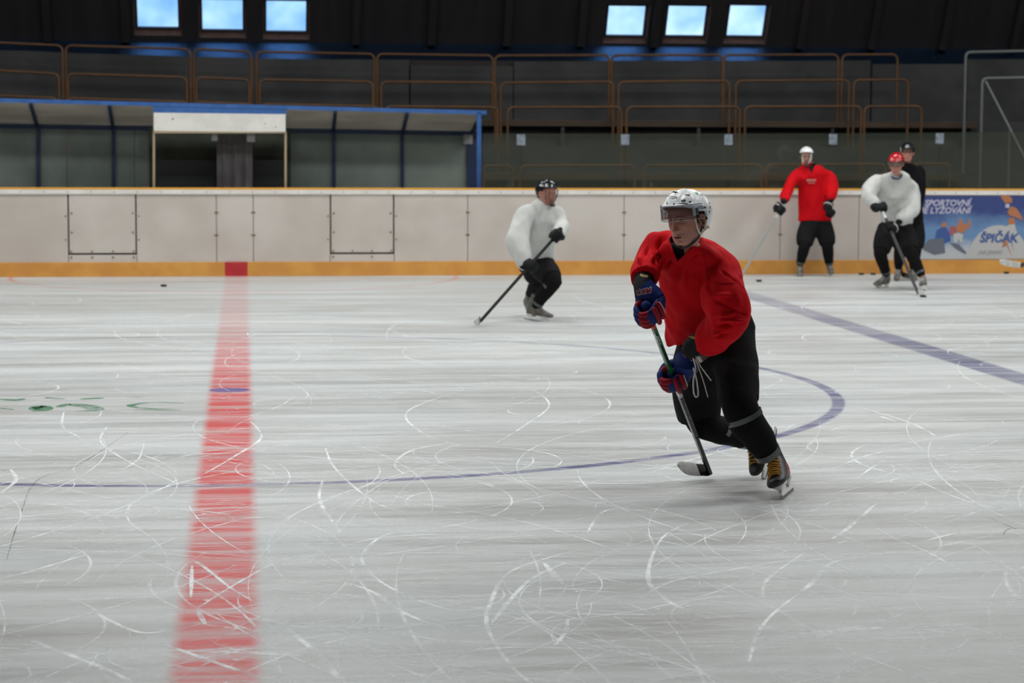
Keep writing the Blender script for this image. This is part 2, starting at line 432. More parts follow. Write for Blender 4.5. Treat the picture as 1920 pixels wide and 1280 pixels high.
# ------------------------------------------------------------------ rink boards
def board_mat():
    m = mat('board_plastic', (.6, .55, .52), .45); t = NT(m)
    n1 = t.ramp(t.noise(t.pos((.8, 1, .8)), 1.6, 3), .3, .7)
    c = t.mix(n1, (.47, .415, .37), (.55, .50, .455))
    n2 = t.ramp(t.noise(t.pos((3, 1, 14)), 2.4, 4, .7), .66, .78)       # puck scuffs
    c = t.mix(t.math('MULTIPLY', n2, .40), c, (.22, .19, .17))
    n3 = t.ramp(t.noise(t.pos((9, 1, 11)), 2.0, 2, .5), .72, .80)
    c = t.mix(t.math('MULTIPLY', n3, .55), c, (.20, .16, .13))
    t.link(c, t.b.inputs['Base Color']); return m
BOARD = board_mat()
YELL = noisy('yellow_kickplate', (.55, .24, .045), (.64, .31, .06), 2.5, .5)
CAPW = noisy('cap_white', (.66, .62, .58), (.74, .71, .67), 3, .45)
CAPY = mat('cap_yellow', (.75, .36, .03), .4)
GAP = mat('gap_dark', (.06, .045, .035), .9); BOLT = mat('bolt_rusty', (.17, .12, .07), .6, .4)
REDK = noisy('red_kick', (.40, .015, .02), (.50, .03, .03), 5, .5)
rb = empty('rink_boards', (3.5, BY, 0))
tag(rb, 'long cream white rink boards with yellow kickplate along the far side of the ice', 'rink boards')
X = lambda px, y=430: at(px, y, BY).x
XL, XR = -15.5, 21.
seams = [127.5, 256, 406, 475, 619, 739, 877, 1023, 1170, 1317, 1463, 1610, 1757, 1904, 2051, 2198, 2345, 2492]
xs = [XL, X(-320), X(-170), X(-20)] + [X(s) for s in seams] + [XR]
xs = sorted(xs); H0 = 1.12
for a, b_ in zip(xs[:-1], xs[1:]):
    gate = abs(a - X(127.5)) < .01 or abs(a - X(619)) < .01
    if not gate:
        m = MB(); m.box((a + .004, BY, .19), (b_ - .004, BY + .06, H0), bev=.003); m.build('board_panel', BOARD, rb)
    else:
        zb = at(190, 476, BY).z
        m = MB(); m.box((a + .016, BY - .004, zb + .012), (b_ - .016, BY + .05, H0), bev=.006); g = m.build('gate', BOARD, rb)
        m = MB(); m.box((a + .004, BY, .19), (b_ - .004, BY + .06, zb - .012), bev=.003); m.build('board_panel', BOARD, rb)
        for k in range(4):
            for dz in (.035, -.045):
                if dz < 0 and a > 1 and k % 2: continue
                x = a + .04 + (b_ - a - .08) * k / 3; m = MB(); m.tube([(x, BY - .012, zb + dz), (x, BY + .01, zb + dz)], .013, 8); m.build('bolt', BOLT, g)
        for z in (.60, .86):
            for x in (a + .05, b_ - .05): m = MB(); m.tube([(x, BY - .012, z), (x, BY + .01, z)], .013, 8); m.build('bolt', BOLT, g)
        for z in (.50, .82):
            for x in (a - .03, b_ + .03): m = MB(); m.tube([(x, BY - .006, z), (x, BY + .01, z)], .012, 8); m.build('bolt', BOLT, rb)
m = MB(); m.box((XL, BY + .061, .15), (XR, BY + .12, H0 + .02)); m.build('backing', GAP, rb)
for s in (406, 475, 877, 1170, 1463):
    for z in (.56, .87): m = MB(); m.box((X(s) - .03, BY - .006, z - .008), (X(s) + .03, BY + .004, z + .008)); m.build('seam_plate', BOLT, rb)
kx0, kx1 = at(422, 503, BY - .02).x, at(464, 503, BY - .02).x
m = MB(); m.box((XL, BY - .025, 0), (kx0 - .001, BY + .03, .195), bev=.004); m.build('kickplate', YELL, rb)
m = MB(); m.box((kx1 + .001, BY - .025, 0), (XR, BY + .03, .195), bev=.004); m.build('kickplate', YELL, rb)
m = MB(); m.box((kx0, BY - .026, 0), (kx1, BY + .03, .195)); tag(m.build('kickplate', REDK, rb), 'red square of the kickplate at the centre line')
m = MB(); m.box((XL, BY - .02, H0 - .005), (XR, BY + .10, H0 + .06), bev=.006); m.build('cap_rail', CAPW, rb)
m = MB(); m.box((XL, BY - .022, H0 + .06), (XR, BY + .10, H0 + .085), bev=.006); tag(m.build('cap_strip', CAPY, rb), 'thin orange-yellow strip on top of the rail')
x = -3.3
while x < 11.2:
    m = MB(); m.tube([(x, BY - .024, H0 + .028), (x, BY - .01, H0 + .028)], .008, 6); m.build('screw', BOLT, rb); x += .31

# ------------------------------------------------------------------ advertising banner
def flat(name, shape, px, py, m, parent, Y, scale=1., rot=0.):
    vs, fs = shape; o = at(px, py, Y); c, s = math.cos(rot), math.sin(rot)
    mb = MB(); mb.add([(o.x + scale * (v.x * c - v.y * s), Y, o.z + scale * (v.x * s + v.y * c)) for v in vs], fs)
    return mb.build(name, m, parent)
def blob(pts):                                # outline in px relative to banner pixels
    return [Vector((p[0], p[1], 0)) for p in pts], [tuple(range(len(pts)))]
AY = BY - .012
bx0, bx1 = at(1700, 420, AY).x, at(2150, 420, AY).x
def banner_mat():
    m = mat('banner_print', (.05, .07, .2), .45); t = NT(m)
    P = t.pos(); s = t.new('SeparateXYZ'); t.link(P, s.inputs[0]); Z = s.outputs[2]; Xx = s.outputs[0]
    n = t.noise(t.pos((2.2, 1, 3)), 1.4, 4, .6)
    zz = t.math('ADD', Z, t.math('MULTIPLY', t.math('SUBTRACT', n, .5), .45))
    c = t.mix(t.ramp(zz, .62, .95), (.13, .24, .42), (.035, .055, .19))
    c = t.mix(t.ramp(zz, .30, .52), (.44, .46, .48), c)
    t.link(c, t.b.inputs['Base Color']); return m
ad = empty('advertising_banner', (bx0, AY, .2)); tag(ad, 'blue skiing advertisement printed with white lettering on the boards at the right', 'banner')
m = MB(); m.box((bx0, AY, .205), (bx1, BY - .001, 1.105)); m.build('printed_sheet', banner_mat(), ad)
LW = mat('ad_letter', (.45, .44, .55), .5); LB = mat('ad_blue', (.04, .09, .28), .5); LG = mat('ad_grey', (.30, .30, .30), .5)
ORG = mat('ad_orange', (.42, .16, .07), .5); BUB = mat('ad_bubble', (.46, .45, .44), .5); ADK = mat('ad_dark', (.12, .13, .16), .5)
PM = AY / FPX * 1.008
flat('lettering', text_mesh('VÉ SPORTOVNÍ', 16.5 * PM, .25, .004), 1765, 381, LW, ad, AY - .003)
flat('lettering', text_mesh('NÉ LYŽOVÁNÍ', 16.5 * PM, .25, .004), 1769, 395, LW, ad, AY - .003)
bub = [(-56, -31)] + [(58 * math.cos(math.radians(a)), 62 * math.sin(math.radians(a)) - 28) for a in range(170, 70, -8)] + [(30, 44), (34, 26)] + [(58 * math.cos(math.radians(a)), 62 * math.sin(math.radians(a)) - 28) for a in range(50, 5, -8)] + [(58, -31)]
bub = [(x, y) for x, y in bub]
flat('speech_bubble', blob(bub), 1872, 455, BUB, ad, AY - .003, PM)
t_ = flat('lettering', text_mesh('ŠPIČÁK', 23 * PM, .2, .006), 1872, 447, LB, ad, AY - .006)
flat('lettering', text_mesh('JAK JINAK!', 10 * PM, .2, .002), 1857, 473, LG, ad, AY - .006)
flat('peak_mark', blob([(0, 18), (14, -22), (3, 2), (-7, -2)]), 1885, 462, ORG, ad, AY - .0055, PM)
flat('peak_mark', blob([(0, 20), (12, -24), (8, -2)]), 1890, 450, LB, ad, AY - .005, PM)
for k, (px, py, pts, mm) in enumerate([(1802, 425, [(-8, -10), (-10, 0), (-5, 6), (-5, 14), (1, 15), (4, 6), (12, 4), (16, 14), (20, 12), (17, -2), (8, -6), (8, -12)], ORG),
        (1786, 430, [(-8, -12), (-6, 4), (0, 8), (8, 4), (8, -10)], mat('ad_rose', (.32, .10, .12), .5)),
        (1797, 445, [(-9, -9), (-10, 7), (0, 9), (9, 6), (8, -8), (3, -10), (1, -2), (-3, -11)], BUB),
        (1768, 440, [(-16, -10), (-13, 8), (-4, 14), (6, 14), (13, 4), (16, -12), (0, -18)], LB),
        (1770, 422, [(-5, -4), (-4, 4), (4, 5), (5, -3)], ORG),
        (1750, 462, [(-20, 2), (-8, 14), (20, 16), (24, -12), (2, -16), (-20, -6)], ADK),
        (1797, 465, [(-18, 10), (0, 8), (16, -8), (15, -12), (-4, -2)], ADK),
        (1880, 372, [(-4, 4), (0, 10), (4, 6), (12, -8), (6, -10), (-2, 0)], ORG), (1890, 374, [(-6, 6), (-2, 10), (8, 2), (9, -6), (2, -6)], ORG),
        (1900, 398, [(-12, 2), (-4, 12), (6, 8), (16, -6), (20, -16), (10, -12), (2, -8), (-8, -6)], ORG), (1897, 415, [(-8, -6), (-6, 6), (4, 8), (8, -4)], ORG),
        (1889, 386, [(-5, -3), (-3, 4), (4, 4), (4, -4)], LW)]):
    flat('printed_figure', blob(pts), px, py, mm, ad, AY - .0035 - k * .0002, PM)

# ------------------------------------------------------------------ shelters behind the left boards
BLUE = noisy('blue_steel', (.02, .085, .27), (.03, .11, .33), 6, .45)
DBLUE = mat('dark_blue_steel', (.012, .03, .09), .5)
def translucent(m, k, clear=0.):
    t = NT(m); o = [n for n in t.n if n.type == 'OUTPUT_MATERIAL'][0]; tr = t.new('BsdfTranslucent'); x = t.new('MixShader'); x.inputs[0].default_value = k
    c = t.b.inputs['Base Color']; 
    if c.is_linked: t.link(c.links[0].from_socket, tr.inputs[0])
    t.link(t.b.outputs[0], x.inputs[1]); t.link(tr.outputs[0], x.inputs[2]); last = x
    if clear:
        tp = t.new('BsdfTransparent'); y = t.new('MixShader'); y.inputs[0].default_value = clear; t.link(x.outputs[0], y.inputs[1]); t.link(tp.outputs[0], y.inputs[2]); last = y
    t.link(last.outputs[0], o.inputs[0]); return m
PLEX = translucent(noisy('milky_plexiglass', (.26, .31, .28), (.40, .46, .41), 1.2, .35, (1, 1, .6)), .3)
ROOFM = translucent(noisy('roof_sheet', (.42, .40, .35), (.55, .52, .46), 2, .5, (.5, 1, 1)), .5, .12)
BEIGE = mat('beige_trim', (.34, .27, .17), .5)
sh = empty('bench_shelter', (0, 30.3, 0)); tag(sh, "blue steel players' shelter with milky glass back wall behind the left boards", 'shelter')
YF, YK = 29.95, 31.2
yfront = lambda px: 188 + 23 * px / 905 if px < 905 else 211
yback = lambda px: 236 + 14 * px / 880
def pbar(m, p0, p1, Y0, Y1, w, h, **k): m.bar(at(*p0, Y0), at(*p1, Y1), w, h, **k)
segs = [(-60, 60), (60, 205), (205, 287), (537, 625), (625, 762), (762, 903)]
m = MB(); pbar(m, (-80, yfront(-80)), (912, yfront(905)), YF, YF, .05, .055); m.build('front_beam', BLUE, sh)
m = MB(); pbar(m, (285, 203), (538, 209), YF - .03, YF - .03, .02, .11, up=(0, 1, 0)); 
fb = MB(); a = [at(287, 195, YF - .02), at(537, 202, YF - .02), at(537, 216, YF - .02), at(287, 213, YF - .02)]
fb.add(a + [p + Vector((0, .02, 0)) for p in a], [(0, 1, 2, 3), (7, 6, 5, 4), (0, 4, 5, 1), (1, 5, 6, 2), (2, 6, 7, 3), (3, 7, 4, 0)]); fb.build('fascia', BLUE, sh)
m = MB(); pbar(m, (-80, yback(-80)), (287, yback(287)), YK, YK, .06, .07); m.build('back_beam', DBLUE, sh)
m = MB(); pbar(m, (537, yback(537)), (890, yback(890)), YK, YK, .06, .07); m.build('back_beam', DBLUE, sh)
for f_, k_ in ((57, 70), (205, 212), (629, 625), (764, 755), (903, 884)):
    m = MB(); m.bar(at(f_, yfront(f_) + 3, YF), at(k_, yback(k_), YK), .045, .06); m.build('rafter', DBLUE, sh)
for f0, f1, k0, k1 in ((-90, 57, -70, 70), (57, 205, 70, 212), (205, 287, 212, 287), (537, 629, 537, 625), (629, 764, 625, 755), (764, 908, 755, 892)):
    m = MB(); n = 14; R_ = []
    for i in range(n + 1):
        t = i / n; row = []
        for j in range(2):
            f_, k_ = (f0, f1)[j], (k0, k1)[j]
            p = at(f_, yfront(f_) + 2, YF).lerp(at(k_, yback(k_) - 2, YK), t); p.z += .012 * math.sin(t * 14)
            row.append(p)
        R_.append(row)
    for i in range(n): m.add([R_[i][0], R_[i][1], R_[i + 1][1], R_[i + 1][0]], [(0, 1, 2, 3)]); m.add([p + Vector((0, 0, .012)) for p in (R_[i][0], R_[i][1], R_[i + 1][1], R_[i + 1][0])], [(3, 2, 1, 0)])
    m.build('roof_panel', ROOFM, sh)
def quadbox(m, x0, y0, x1, y1, Y, th=.012, y0b=None, **k):
    y0b = y0 if y0b is None else y0b
    a = [at(x0, y0, Y), at(x1, y0b, Y), at(x1, y1, Y), at(x0, y1, Y)]; a = [Vector(p) for p in a]
    m.add(a + [p + Vector((0, th, 0)) for p in a], [(0, 1, 2, 3), (7, 6, 5, 4), (0, 4, 5, 1), (1, 5, 6, 2), (2, 6, 7, 3), (3, 7, 4, 0)], **k)
for x0, x1 in ((-80, 72), (72, 126), (126, 213), (213, 252), (252, 287), (537, 626), (626, 754), (754, 884)):
    m = MB(); quadbox(m, x0 + .7, yback(x0) + 4, x1 - .7, 420, YK + .02, y0b=yback(x1) + 4); m.build('glass_pane', PLEX, sh)
for x in (72, 213, 626, 754): m = MB(); m.bar(at(x, 235, YK - .02), at(x, 430, YK - .02), .05, .05); m.build('back_post', DBLUE, sh)
m = MB(); quadbox(m, 876, 262, 893, 420, YK - .03, .05, ); m.build('end_post', DBLUE, sh)
m = MB(); m.bar(at(898, 210, YF), at(898, 420, YF), .05, .06); m.build('front_post', BLUE, sh)
m = MB(); m.bar(at(-60, 190, YF), at(-60, 420, YF), .05, .06); m.build('front_post', BLUE, sh)
m = MB(); quadbox(m, 869, 252, 886, 270, YK - .06, .004); tag(m.build('clip', mat('clip_plastic', (.30, .31, .31), .5), sh), 'pale plastic clip at the end of the glass')
# timekeeper's box
tb = empty('timekeeper_box', (.2, 30.2, 0)); tag(tb, "timekeeper's box with a long white header board between the two shelters", 'booth')
WH = noisy('white_header', (.60, .585, .54), (.68, .665, .62), 4, .5)
m = MB(); quadbox(m, 288, 211, 535.5, 247, YF - .06, .05, 214); hd = m.build('header_board', WH, tb)
for x, y in ((324, 223), (497, 232), (517, 238)): p = at(x, y, YF - .062); m = MB(); m.tube([p, p + Vector((0, .01, 0))], .013 if x < 400 else .008, 8); m.build('screw', GAP, hd)
m = MB(); quadbox(m, 288, 245, 536, 249.5, YF - .07, .05, 248); m.build('sill_trim', BEIGE, tb)
for x in (288.5, 535.5): m = MB(); quadbox(m, x - 2, 247, x + 2, 420, YF - .05, .04); m.build('post', BEIGE, tb)
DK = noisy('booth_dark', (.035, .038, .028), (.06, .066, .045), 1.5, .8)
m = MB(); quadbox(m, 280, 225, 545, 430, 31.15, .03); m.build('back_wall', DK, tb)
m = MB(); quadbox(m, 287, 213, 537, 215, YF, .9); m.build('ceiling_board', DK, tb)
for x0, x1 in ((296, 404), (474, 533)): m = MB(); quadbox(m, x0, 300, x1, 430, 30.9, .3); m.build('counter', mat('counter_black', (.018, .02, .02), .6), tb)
m = MB(); n = 16; y0 = 252
for i in range(n):
    a0, a1 = 406 + 67 * i / n, 406 + 67 * (i + 1) / n
    A = at(a0, y0, 30.35 + .02 * math.sin(i * 1.3)); B = at(a1, y0, 30.35 + .02 * math.sin((i + 1) * 1.3))
    C_ = Vector((B.x, B.y, .2)); D_ = Vector((A.x, A.y, .2)); m.add([A, B, C_, D_], [(0, 1, 2, 3)])
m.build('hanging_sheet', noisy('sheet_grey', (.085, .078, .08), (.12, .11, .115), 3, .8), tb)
for x0, x1, y1 in ((397, 408, 264), (463, 478, 266)): m = MB(); quadbox(m, x0, 250, x1, y1, YF, .004); m.build('clip', mat('clip_grey', (.16, .16, .165), .5), tb)
for p in (at(505 - 175, 352, 29.9),): pass

# ------------------------------------------------------------------ protective glass on the right
def glassm():
    m = bpy.data.materials.new('protective_glass'); m.use_nodes = True; t = m.node_tree; t.nodes.clear()
    o = t.nodes.new('ShaderNodeOutputMaterial'); a = t.nodes.new('ShaderNodeBsdfTransparent'); d = t.nodes.new('ShaderNodeBsdfDiffuse')
    d.inputs[0].default_value = (.10, .11, .085, 1); g = t.nodes.new('ShaderNodeBsdfGlossy'); g.inputs['Roughness'].default_value = .12
    a.inputs[0].default_value = (.86, .88, .84, 1)
    x = t.nodes.new('ShaderNodeMixShader'); y = t.nodes.new('ShaderNodeMixShader'); x.inputs[0].default_value = .16; y.inputs[0].default_value = .03
    t.links.new(a.outputs[0], x.inputs[1]); t.links.new(d.outputs[0], x.inputs[2]); t.links.new(x.outputs[0], y.inputs[1]); t.links.new(g.outputs[0], y.inputs[2])
    t.links.new(y.outputs[0], o.inputs[0]); return m
GLM = glassm(); CLIP = noisy('clip_milky', (.12, .145, .18), (.22, .25, .29), 30, .5)
GY = 29.72
def gtop(px): return 250.5 - max(0, px - 1500) * .008
joints = [905, 977, 1172, 1366, 1562, 1762, 1962, 2160]
gn = ['first and narrowest pane of rink glass, right of the blue shelter post', 'rink glass pane above the boards behind the skater in black helmet',
      'rink glass pane above the boards behind the foreground player', 'rink glass pane left of the red jersey player standing at the boards',
      'rink glass pane between the red jersey player and the red helmet', 'rink glass pane above the ad banner lettering', 'rightmost pane of rink glass at the edge of the picture']
gz = H0 + .085
for i, (a, b_) in enumerate(zip(joints[:-1], joints[1:])):
    A = at(a, gtop(a), GY); B = at(b_, gtop(b_), GY)
    e = empty('glass_panel', (A.x, GY, gz)); tag(e, gn[i], 'glass', 'clear protective panes standing on the rink boards')
    m = MB(); m.add([(A.x + .004, GY, gz), (B.x - .004, GY, gz), (B.x - .004, GY, B.z), (A.x + .004, GY, A.z), (A.x + .004, GY + .012, gz), (B.x - .004, GY + .012, gz), (B.x - .004, GY + .012, B.z), (A.x + .004, GY + .012, A.z)],
        [(0, 1, 2, 3), (7, 6, 5, 4), (0, 4, 5, 1), (1, 5, 6, 2), (2, 6, 7, 3), (3, 7, 4, 0)]); m.build('pane', GLM, e)
    if i:
        m = MB(); m.box((A.x - .06, GY - .008, A.z - .16), (A.x + .06, GY - .001, A.z - .01), bev=.003); m.build('clip', CLIP, e)

# ------------------------------------------------------------------ grandstand
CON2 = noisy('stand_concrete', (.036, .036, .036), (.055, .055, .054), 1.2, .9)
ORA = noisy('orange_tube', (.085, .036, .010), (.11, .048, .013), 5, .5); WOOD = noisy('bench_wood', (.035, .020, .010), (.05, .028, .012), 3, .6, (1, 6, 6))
rows = {'A': (34.4, 2.2), 'B': (33.7, 1.78), 'C': (33.1, 1.37), 'S': (32.55, .94), 'D': (32.0, .50)}
gs = empty('grandstand', (4, 33, 0)); tag(gs, 'dark concrete terraces of the grandstand behind the rink boards', 'grandstand')
ys = [31.85, 32.4, 32.95, 33.55, 34.2, 35.45]; zs = [.5, .94, 1.37, 1.78, 2.2]
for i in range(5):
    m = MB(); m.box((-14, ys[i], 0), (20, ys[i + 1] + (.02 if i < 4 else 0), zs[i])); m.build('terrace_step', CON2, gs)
# rear parapet of concrete blocks with an uneven top
tops = [(-14, at(45, 94, 35.4)), (0, 0)]
pp = [(-400, 88), (45, 95), (125, 99), (360, 106), (470, 109), (560, 111), (767, 112), (770, 122), (925, 124), (962, 124), (964, 115), (1200, 114), (1500, 114), (1633, 113), (1636, 120), (1812, 120), (1815, 111), (2300, 111)]
for i in range(len(pp) - 1):
    a, b_ = at(*pp[i], 35.42), at(*pp[i + 1], 35.42)
    if b_.x - a.x < .06: continue
    m = MB(); m.add([(a.x, 35.42, 2.2), (b_.x, 35.42, 2.2), (b_.x, 35.42, b_.z), (a.x, 35.42, a.z), (a.x, 35.6, 2.2), (b_.x, 35.6, 2.2), (b_.x, 35.6, b_.z), (a.x, 35.6, a.z)],
        [(0, 1, 2, 3), (7, 6, 5, 4), (0, 4, 5, 1), (1, 5, 6, 2), (2, 6, 7, 3), (3, 7, 4, 0)])
    m.build('parapet_block', CON2, gs)
def railing(x0, x1, y0, y1, Y, zb, label, mm=ORA, r=.021, grp='orange tubular guard rails on the terraces'):
    A, B = at(x0, y0, Y), at(x1, y1, Y); R = .09
    pts = [Vector((A.x, Y, zb)), Vector((A.x, Y, A.z - R))]
    for k in range(1, 5): a = k * PI / 8; pts.append(Vector((A.x + R - R * math.cos(a), Y, A.z - R + R * math.sin(a))))
    for k in range(0, 5): a = k * PI / 8; pts.append(Vector((B.x - R + R * math.sin(a), Y, B.z - R + R * math.cos(a))))
    pts += [Vector((B.x, Y, zb))]
    e = empty('guard_rail', ((A.x + B.x) / 2, Y, zb)); tag(e, label, 'railing', grp)
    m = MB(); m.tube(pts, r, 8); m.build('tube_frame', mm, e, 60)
    for x in (A.x, B.x): m = MB(); m.box((x - .05, Y - .05, zb), (x + .05, Y + .05, zb + .012)); m.build('foot_plate', mm, e)
ordn = ['first', 'second', 'third', 'fourth', 'fifth', 'sixth', 'seventh', 'eighth', 'ninth', 'tenth']
def rowset(key, rname, lst, yf):
    Y, z = rows[key]
    for i, (a, b_) in enumerate(lst):
        railing(a, b_, yf(a), yf(b_), Y, z, 'orange tubular guard rail in the %s row, %s from the left' % (rname, ordn[i]))
ip = lambda xs_, ys_: (lambda x: float(np.interp(x, xs_, ys_)))
rowset('A', 'highest', [(-90, 117), (123, 357), (363, 471), (481, 702), (707, 924), (928, 1142), (1147, 1355), (1358, 1572), (1579, 1683)], ip([-90, 0, 120, 360, 480, 700, 930, 1700], [76, 81, 85, 92, 97, 101, 104, 102]))
rowset('B', 'second highest', [(-90, 110), (127, 350), (368, 467), (487, 699), (715, 929), (939, 1150), (1160, 1368), (1380, 1592), (1601, 1703)], ip([-90, 0, 120, 360, 480, 700, 930, 1700], [128, 134, 138, 145, 149, 153, 155, 149]))
rowset('C', 'third highest', [(-90, 108), (124, 352), (366, 478), (488, 708), (722, 933), (952, 1165), (1175, 1387), (1397, 1615), (1621, 1728)], ip([-90, 0, 120, 360, 480, 700, 930, 1700], [176, 181, 184, 191, 195, 199, 201, 199]))
rowset('D', 'lowest', [(906, 962), (975, 1190), (1208, 1428), (1437, 1660), (1668, 1781)], ip([900, 1800], [311, 307]))
bl = [('upper long wooden bench on the terrace behind the orange rails', 33.95, 2.14, -13, at(1832, 230, 33.95).x), ('lower long wooden bench seen dimly through the rink glass', 32.75, 1.31, at(905, 330, 32.7).x, at(1800, 330, 32.7).x)]
for lab, Y, z, x0, x1 in bl:
    e = empty('bench', (x0, Y, z)); tag(e, lab, 'bench')
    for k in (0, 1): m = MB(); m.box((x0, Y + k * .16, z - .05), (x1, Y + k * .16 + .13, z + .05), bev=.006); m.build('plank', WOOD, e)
    x = x0 + .4
    while x < x1:
        m = MB(); m.box((x, Y + .03, z - .355), (x + .05, Y + .26, z - .04)); m.build('leg', CON2, e); x += 2.2
# steel stair rails at the right end
GREY = mat('galvanised', (.13, .14, .14), .5, .3)
def stair(pts, name, label, r=.025, br=()):
    e = empty(name, pts[0]); tag(e, label, 'railing', 'grey steel rails at the right end of the stand')
    m = MB(); m.tube(pts, r, 8, res=0); m.build('tube_frame', GREY, e, 60)
    for a, b_ in br: m = MB(); m.tube([a, b_], r * .8, 8); m.build('bracing', GREY, e, 60)
def corner(a, b_, c, R=.08):
    d1 = (a - b_).normalized(); d2 = (c - b_).normalized()
    return [a] + [b_ + d1 * R * (1 - t) ** 2 + d2 * R * t ** 2 for t in (0, .25, .5, .75, 1)] + [c]
Y = 33.2; b_ = at(1811, 98, Y); stair(corner(Vector((b_.x, Y, 1.3)), b_, at(2000, 94, Y)), 'stair_rail', 'tall grey steel rail at the right end of the top terrace')
Y = 32.2; b_ = at(1842, 147, Y); stair(corner(Vector((b_.x, Y, .5)), b_, at(2000, 144, Y)), 'stair_rail', 'lower grey steel rail with a sloping handrail at the right edge', br=[(at(1848, 152, Y), at(1934, 320, Y - .6)), (at(1893, 245, Y - .3), Vector((at(1893, 245, Y - .3).x, Y - .3, .2)))])

# ------------------------------------------------------------------ sloping roof with six windows, shiny ledge under it
TIM = noisy('dark_timber', (.007, .0045, .005), (.012, .008, .008), 1.2, .75, (5, 1, .3))
FRM = noisy('window_frame_wood', (.11, .07, .06), (.16, .10, .09), 8, .5)
SL = math.radians(61)
P0 = Vector((0, 35.95, at(1200, 84, 35.95).z)); n_in = Vector((0, -math.sin(SL), -math.cos(SL)))
vdir = Vector((0, -math.cos(SL), math.sin(SL)))
def on_slope(px, py):
    d = ray(px, py); t = (P0 - CAMP).dot(n_in) / d.dot(n_in); p = CAMP + d * t
    return p.x, (p - P0).dot(vdir)
wins = [[(254, -3), (334, -3), (336, 57), (257, 56)], [(376, 1), (456, 2), (457, 62), (379, 60)], [(497, 3), (575, 5), (576, 65), (499, 63)],
        [(1142, 13), (1214, 14), (1207, 73), (1136, 70)], [(1253, 13), (1328, 14), (1321, 73), (1249, 71)], [(1370, 12), (1440, 13), (1432, 73), (1362, 72)]]
holes = []
for w in wins:
    q = [on_slope(*p) for p in w]
    holes.append((min(q[0][0], q[3][0]) * .5 + .5 * max(q[0][0], q[3][0]) - .0, .5 * (q[1][0] + q[2][0]), .5 * (q[2][1] + q[3][1]), .5 * (q[0][1] + q[1][1])))
def grid_holes(us, vs, holes, P):
    us = sorted(set(round(u, 4) for u in us)); vs = sorted(set(round(v, 4) for v in vs)); m = MB()
    for i in range(len(us) - 1):
        for j in range(len(vs) - 1):
            cu, cv = (us[i] + us[i + 1]) / 2, (vs[j] + vs[j + 1]) / 2
            if any(h[0] < cu < h[1] and h[2] < cv < h[3] for h in holes): continue
            m.add([P(us[i], vs[j]), P(us[i + 1], vs[j]), P(us[i + 1], vs[j + 1]), P(us[i], vs[j + 1])], [(0, 1, 2, 3)])
    return m
FR = .045
big = [(h[0] - FR, h[1] + FR, h[2] - FR - .05, h[3] + FR) for h in holes]
PS = lambda u, v: Vector((u, 0, 0)) + P0 + vdir * v
us = [-15.6, 23.6] + [v for h in big for v in h[:2]]; vs = [-.02, 5.9] + [v for h in big for v in h[2:]]
m = grid_holes(us, vs, big, PS); tag(m.build('ceiling', TIM), kind='structure')
u = -14.4; k = 0
while u < 22:                                  # rafters of the slope
    if not any(h[0] - .1 < u < h[1] + .1 for h in big):
        m = MB(); m.bar(PS(u, 0) + n_in * .05, PS(u, 5.8) + n_in * .05, .10, .12, up=(1, 0, 0)); k += 1; tag(m.build('trim_%d' % (10 + k), TIM), kind='structure')
    u += 1.25
def window_glass():
    m = bpy.data.materials.new('window_pane'); m.use_nodes = True; t = m.node_tree; t.nodes.clear()
    o = t.nodes.new('ShaderNodeOutputMaterial'); a = t.nodes.new('ShaderNodeBsdfTransparent'); g = t.nodes.new('ShaderNodeBsdfGlossy'); x = t.nodes.new('ShaderNodeMixShader')
    n = t.nodes.new('ShaderNodeTexNoise'); n.inputs['Scale'].default_value = 1.6; r = t.nodes.new('ShaderNodeValToRGB')
    r.color_ramp.elements[0].color = (.62, .74, .86, 1); r.color_ramp.elements[1].color = (.95, .97, .98, 1); r.color_ramp.elements[0].position = .3; r.color_ramp.elements[1].position = .7
    ge = t.nodes.new('ShaderNodeNewGeometry'); t.links.new(ge.outputs['Position'], n.inputs['Vector']); t.links.new(n.outputs['Fac'], r.inputs['Fac']); t.links.new(r.outputs[0], a.inputs[0])
    g.inputs['Roughness'].default_value = .05; x.inputs[0].default_value = .03
    t.links.new(a.outputs[0], x.inputs[1]); t.links.new(g.outputs[0], x.inputs[2]); t.links.new(x.outputs[0], o.inputs[0]); return m
WGL = window_glass()
for i, h in enumerate(holes):
    e = empty('window_%d' % (i + 1), PS(h[0], h[2])); tag(e, kind='structure')
    u0, u1, v0, v1 = h; b0, b1, b2, b3 = big[i]; dep = -n_in * .11; m = MB()
    def q4(a, b, c, d): m.add([a, b, c, d], [(0, 1, 2, 3)])
    I = [PS(u0, v0), PS(u1, v0), PS(u1, v1), PS(u0, v1)]; O = [PS(b0, b2), PS(b1, b2), PS(b1, b3), PS(b0, b3)]
    J = [p + dep for p in I]; O2 = [p + dep for p in O]
    for k in range(4):
        l = (k + 1) % 4; q4(O[k], O[l], O2[l], O2[k]); q4(O2[k], O2[l], J[l], J[k])
    m.build('window_frame', FRM, e)
    m = MB()
    for k in range(4):
        l = (k + 1) % 4; m.bar(J[k] + n_in * .02, J[l] + n_in * .02, .03, .035, up=tuple(n_in))
    m.build('sash', mat('sash_dark', (.04, .035, .045), .4), e)
    m = MB(); m.add([p - n_in * .005 for p in J] + [p - n_in * .012 for p in J], [(0, 1, 2, 3), (7, 6, 5, 4)]); m.build('glass', WGL, e)
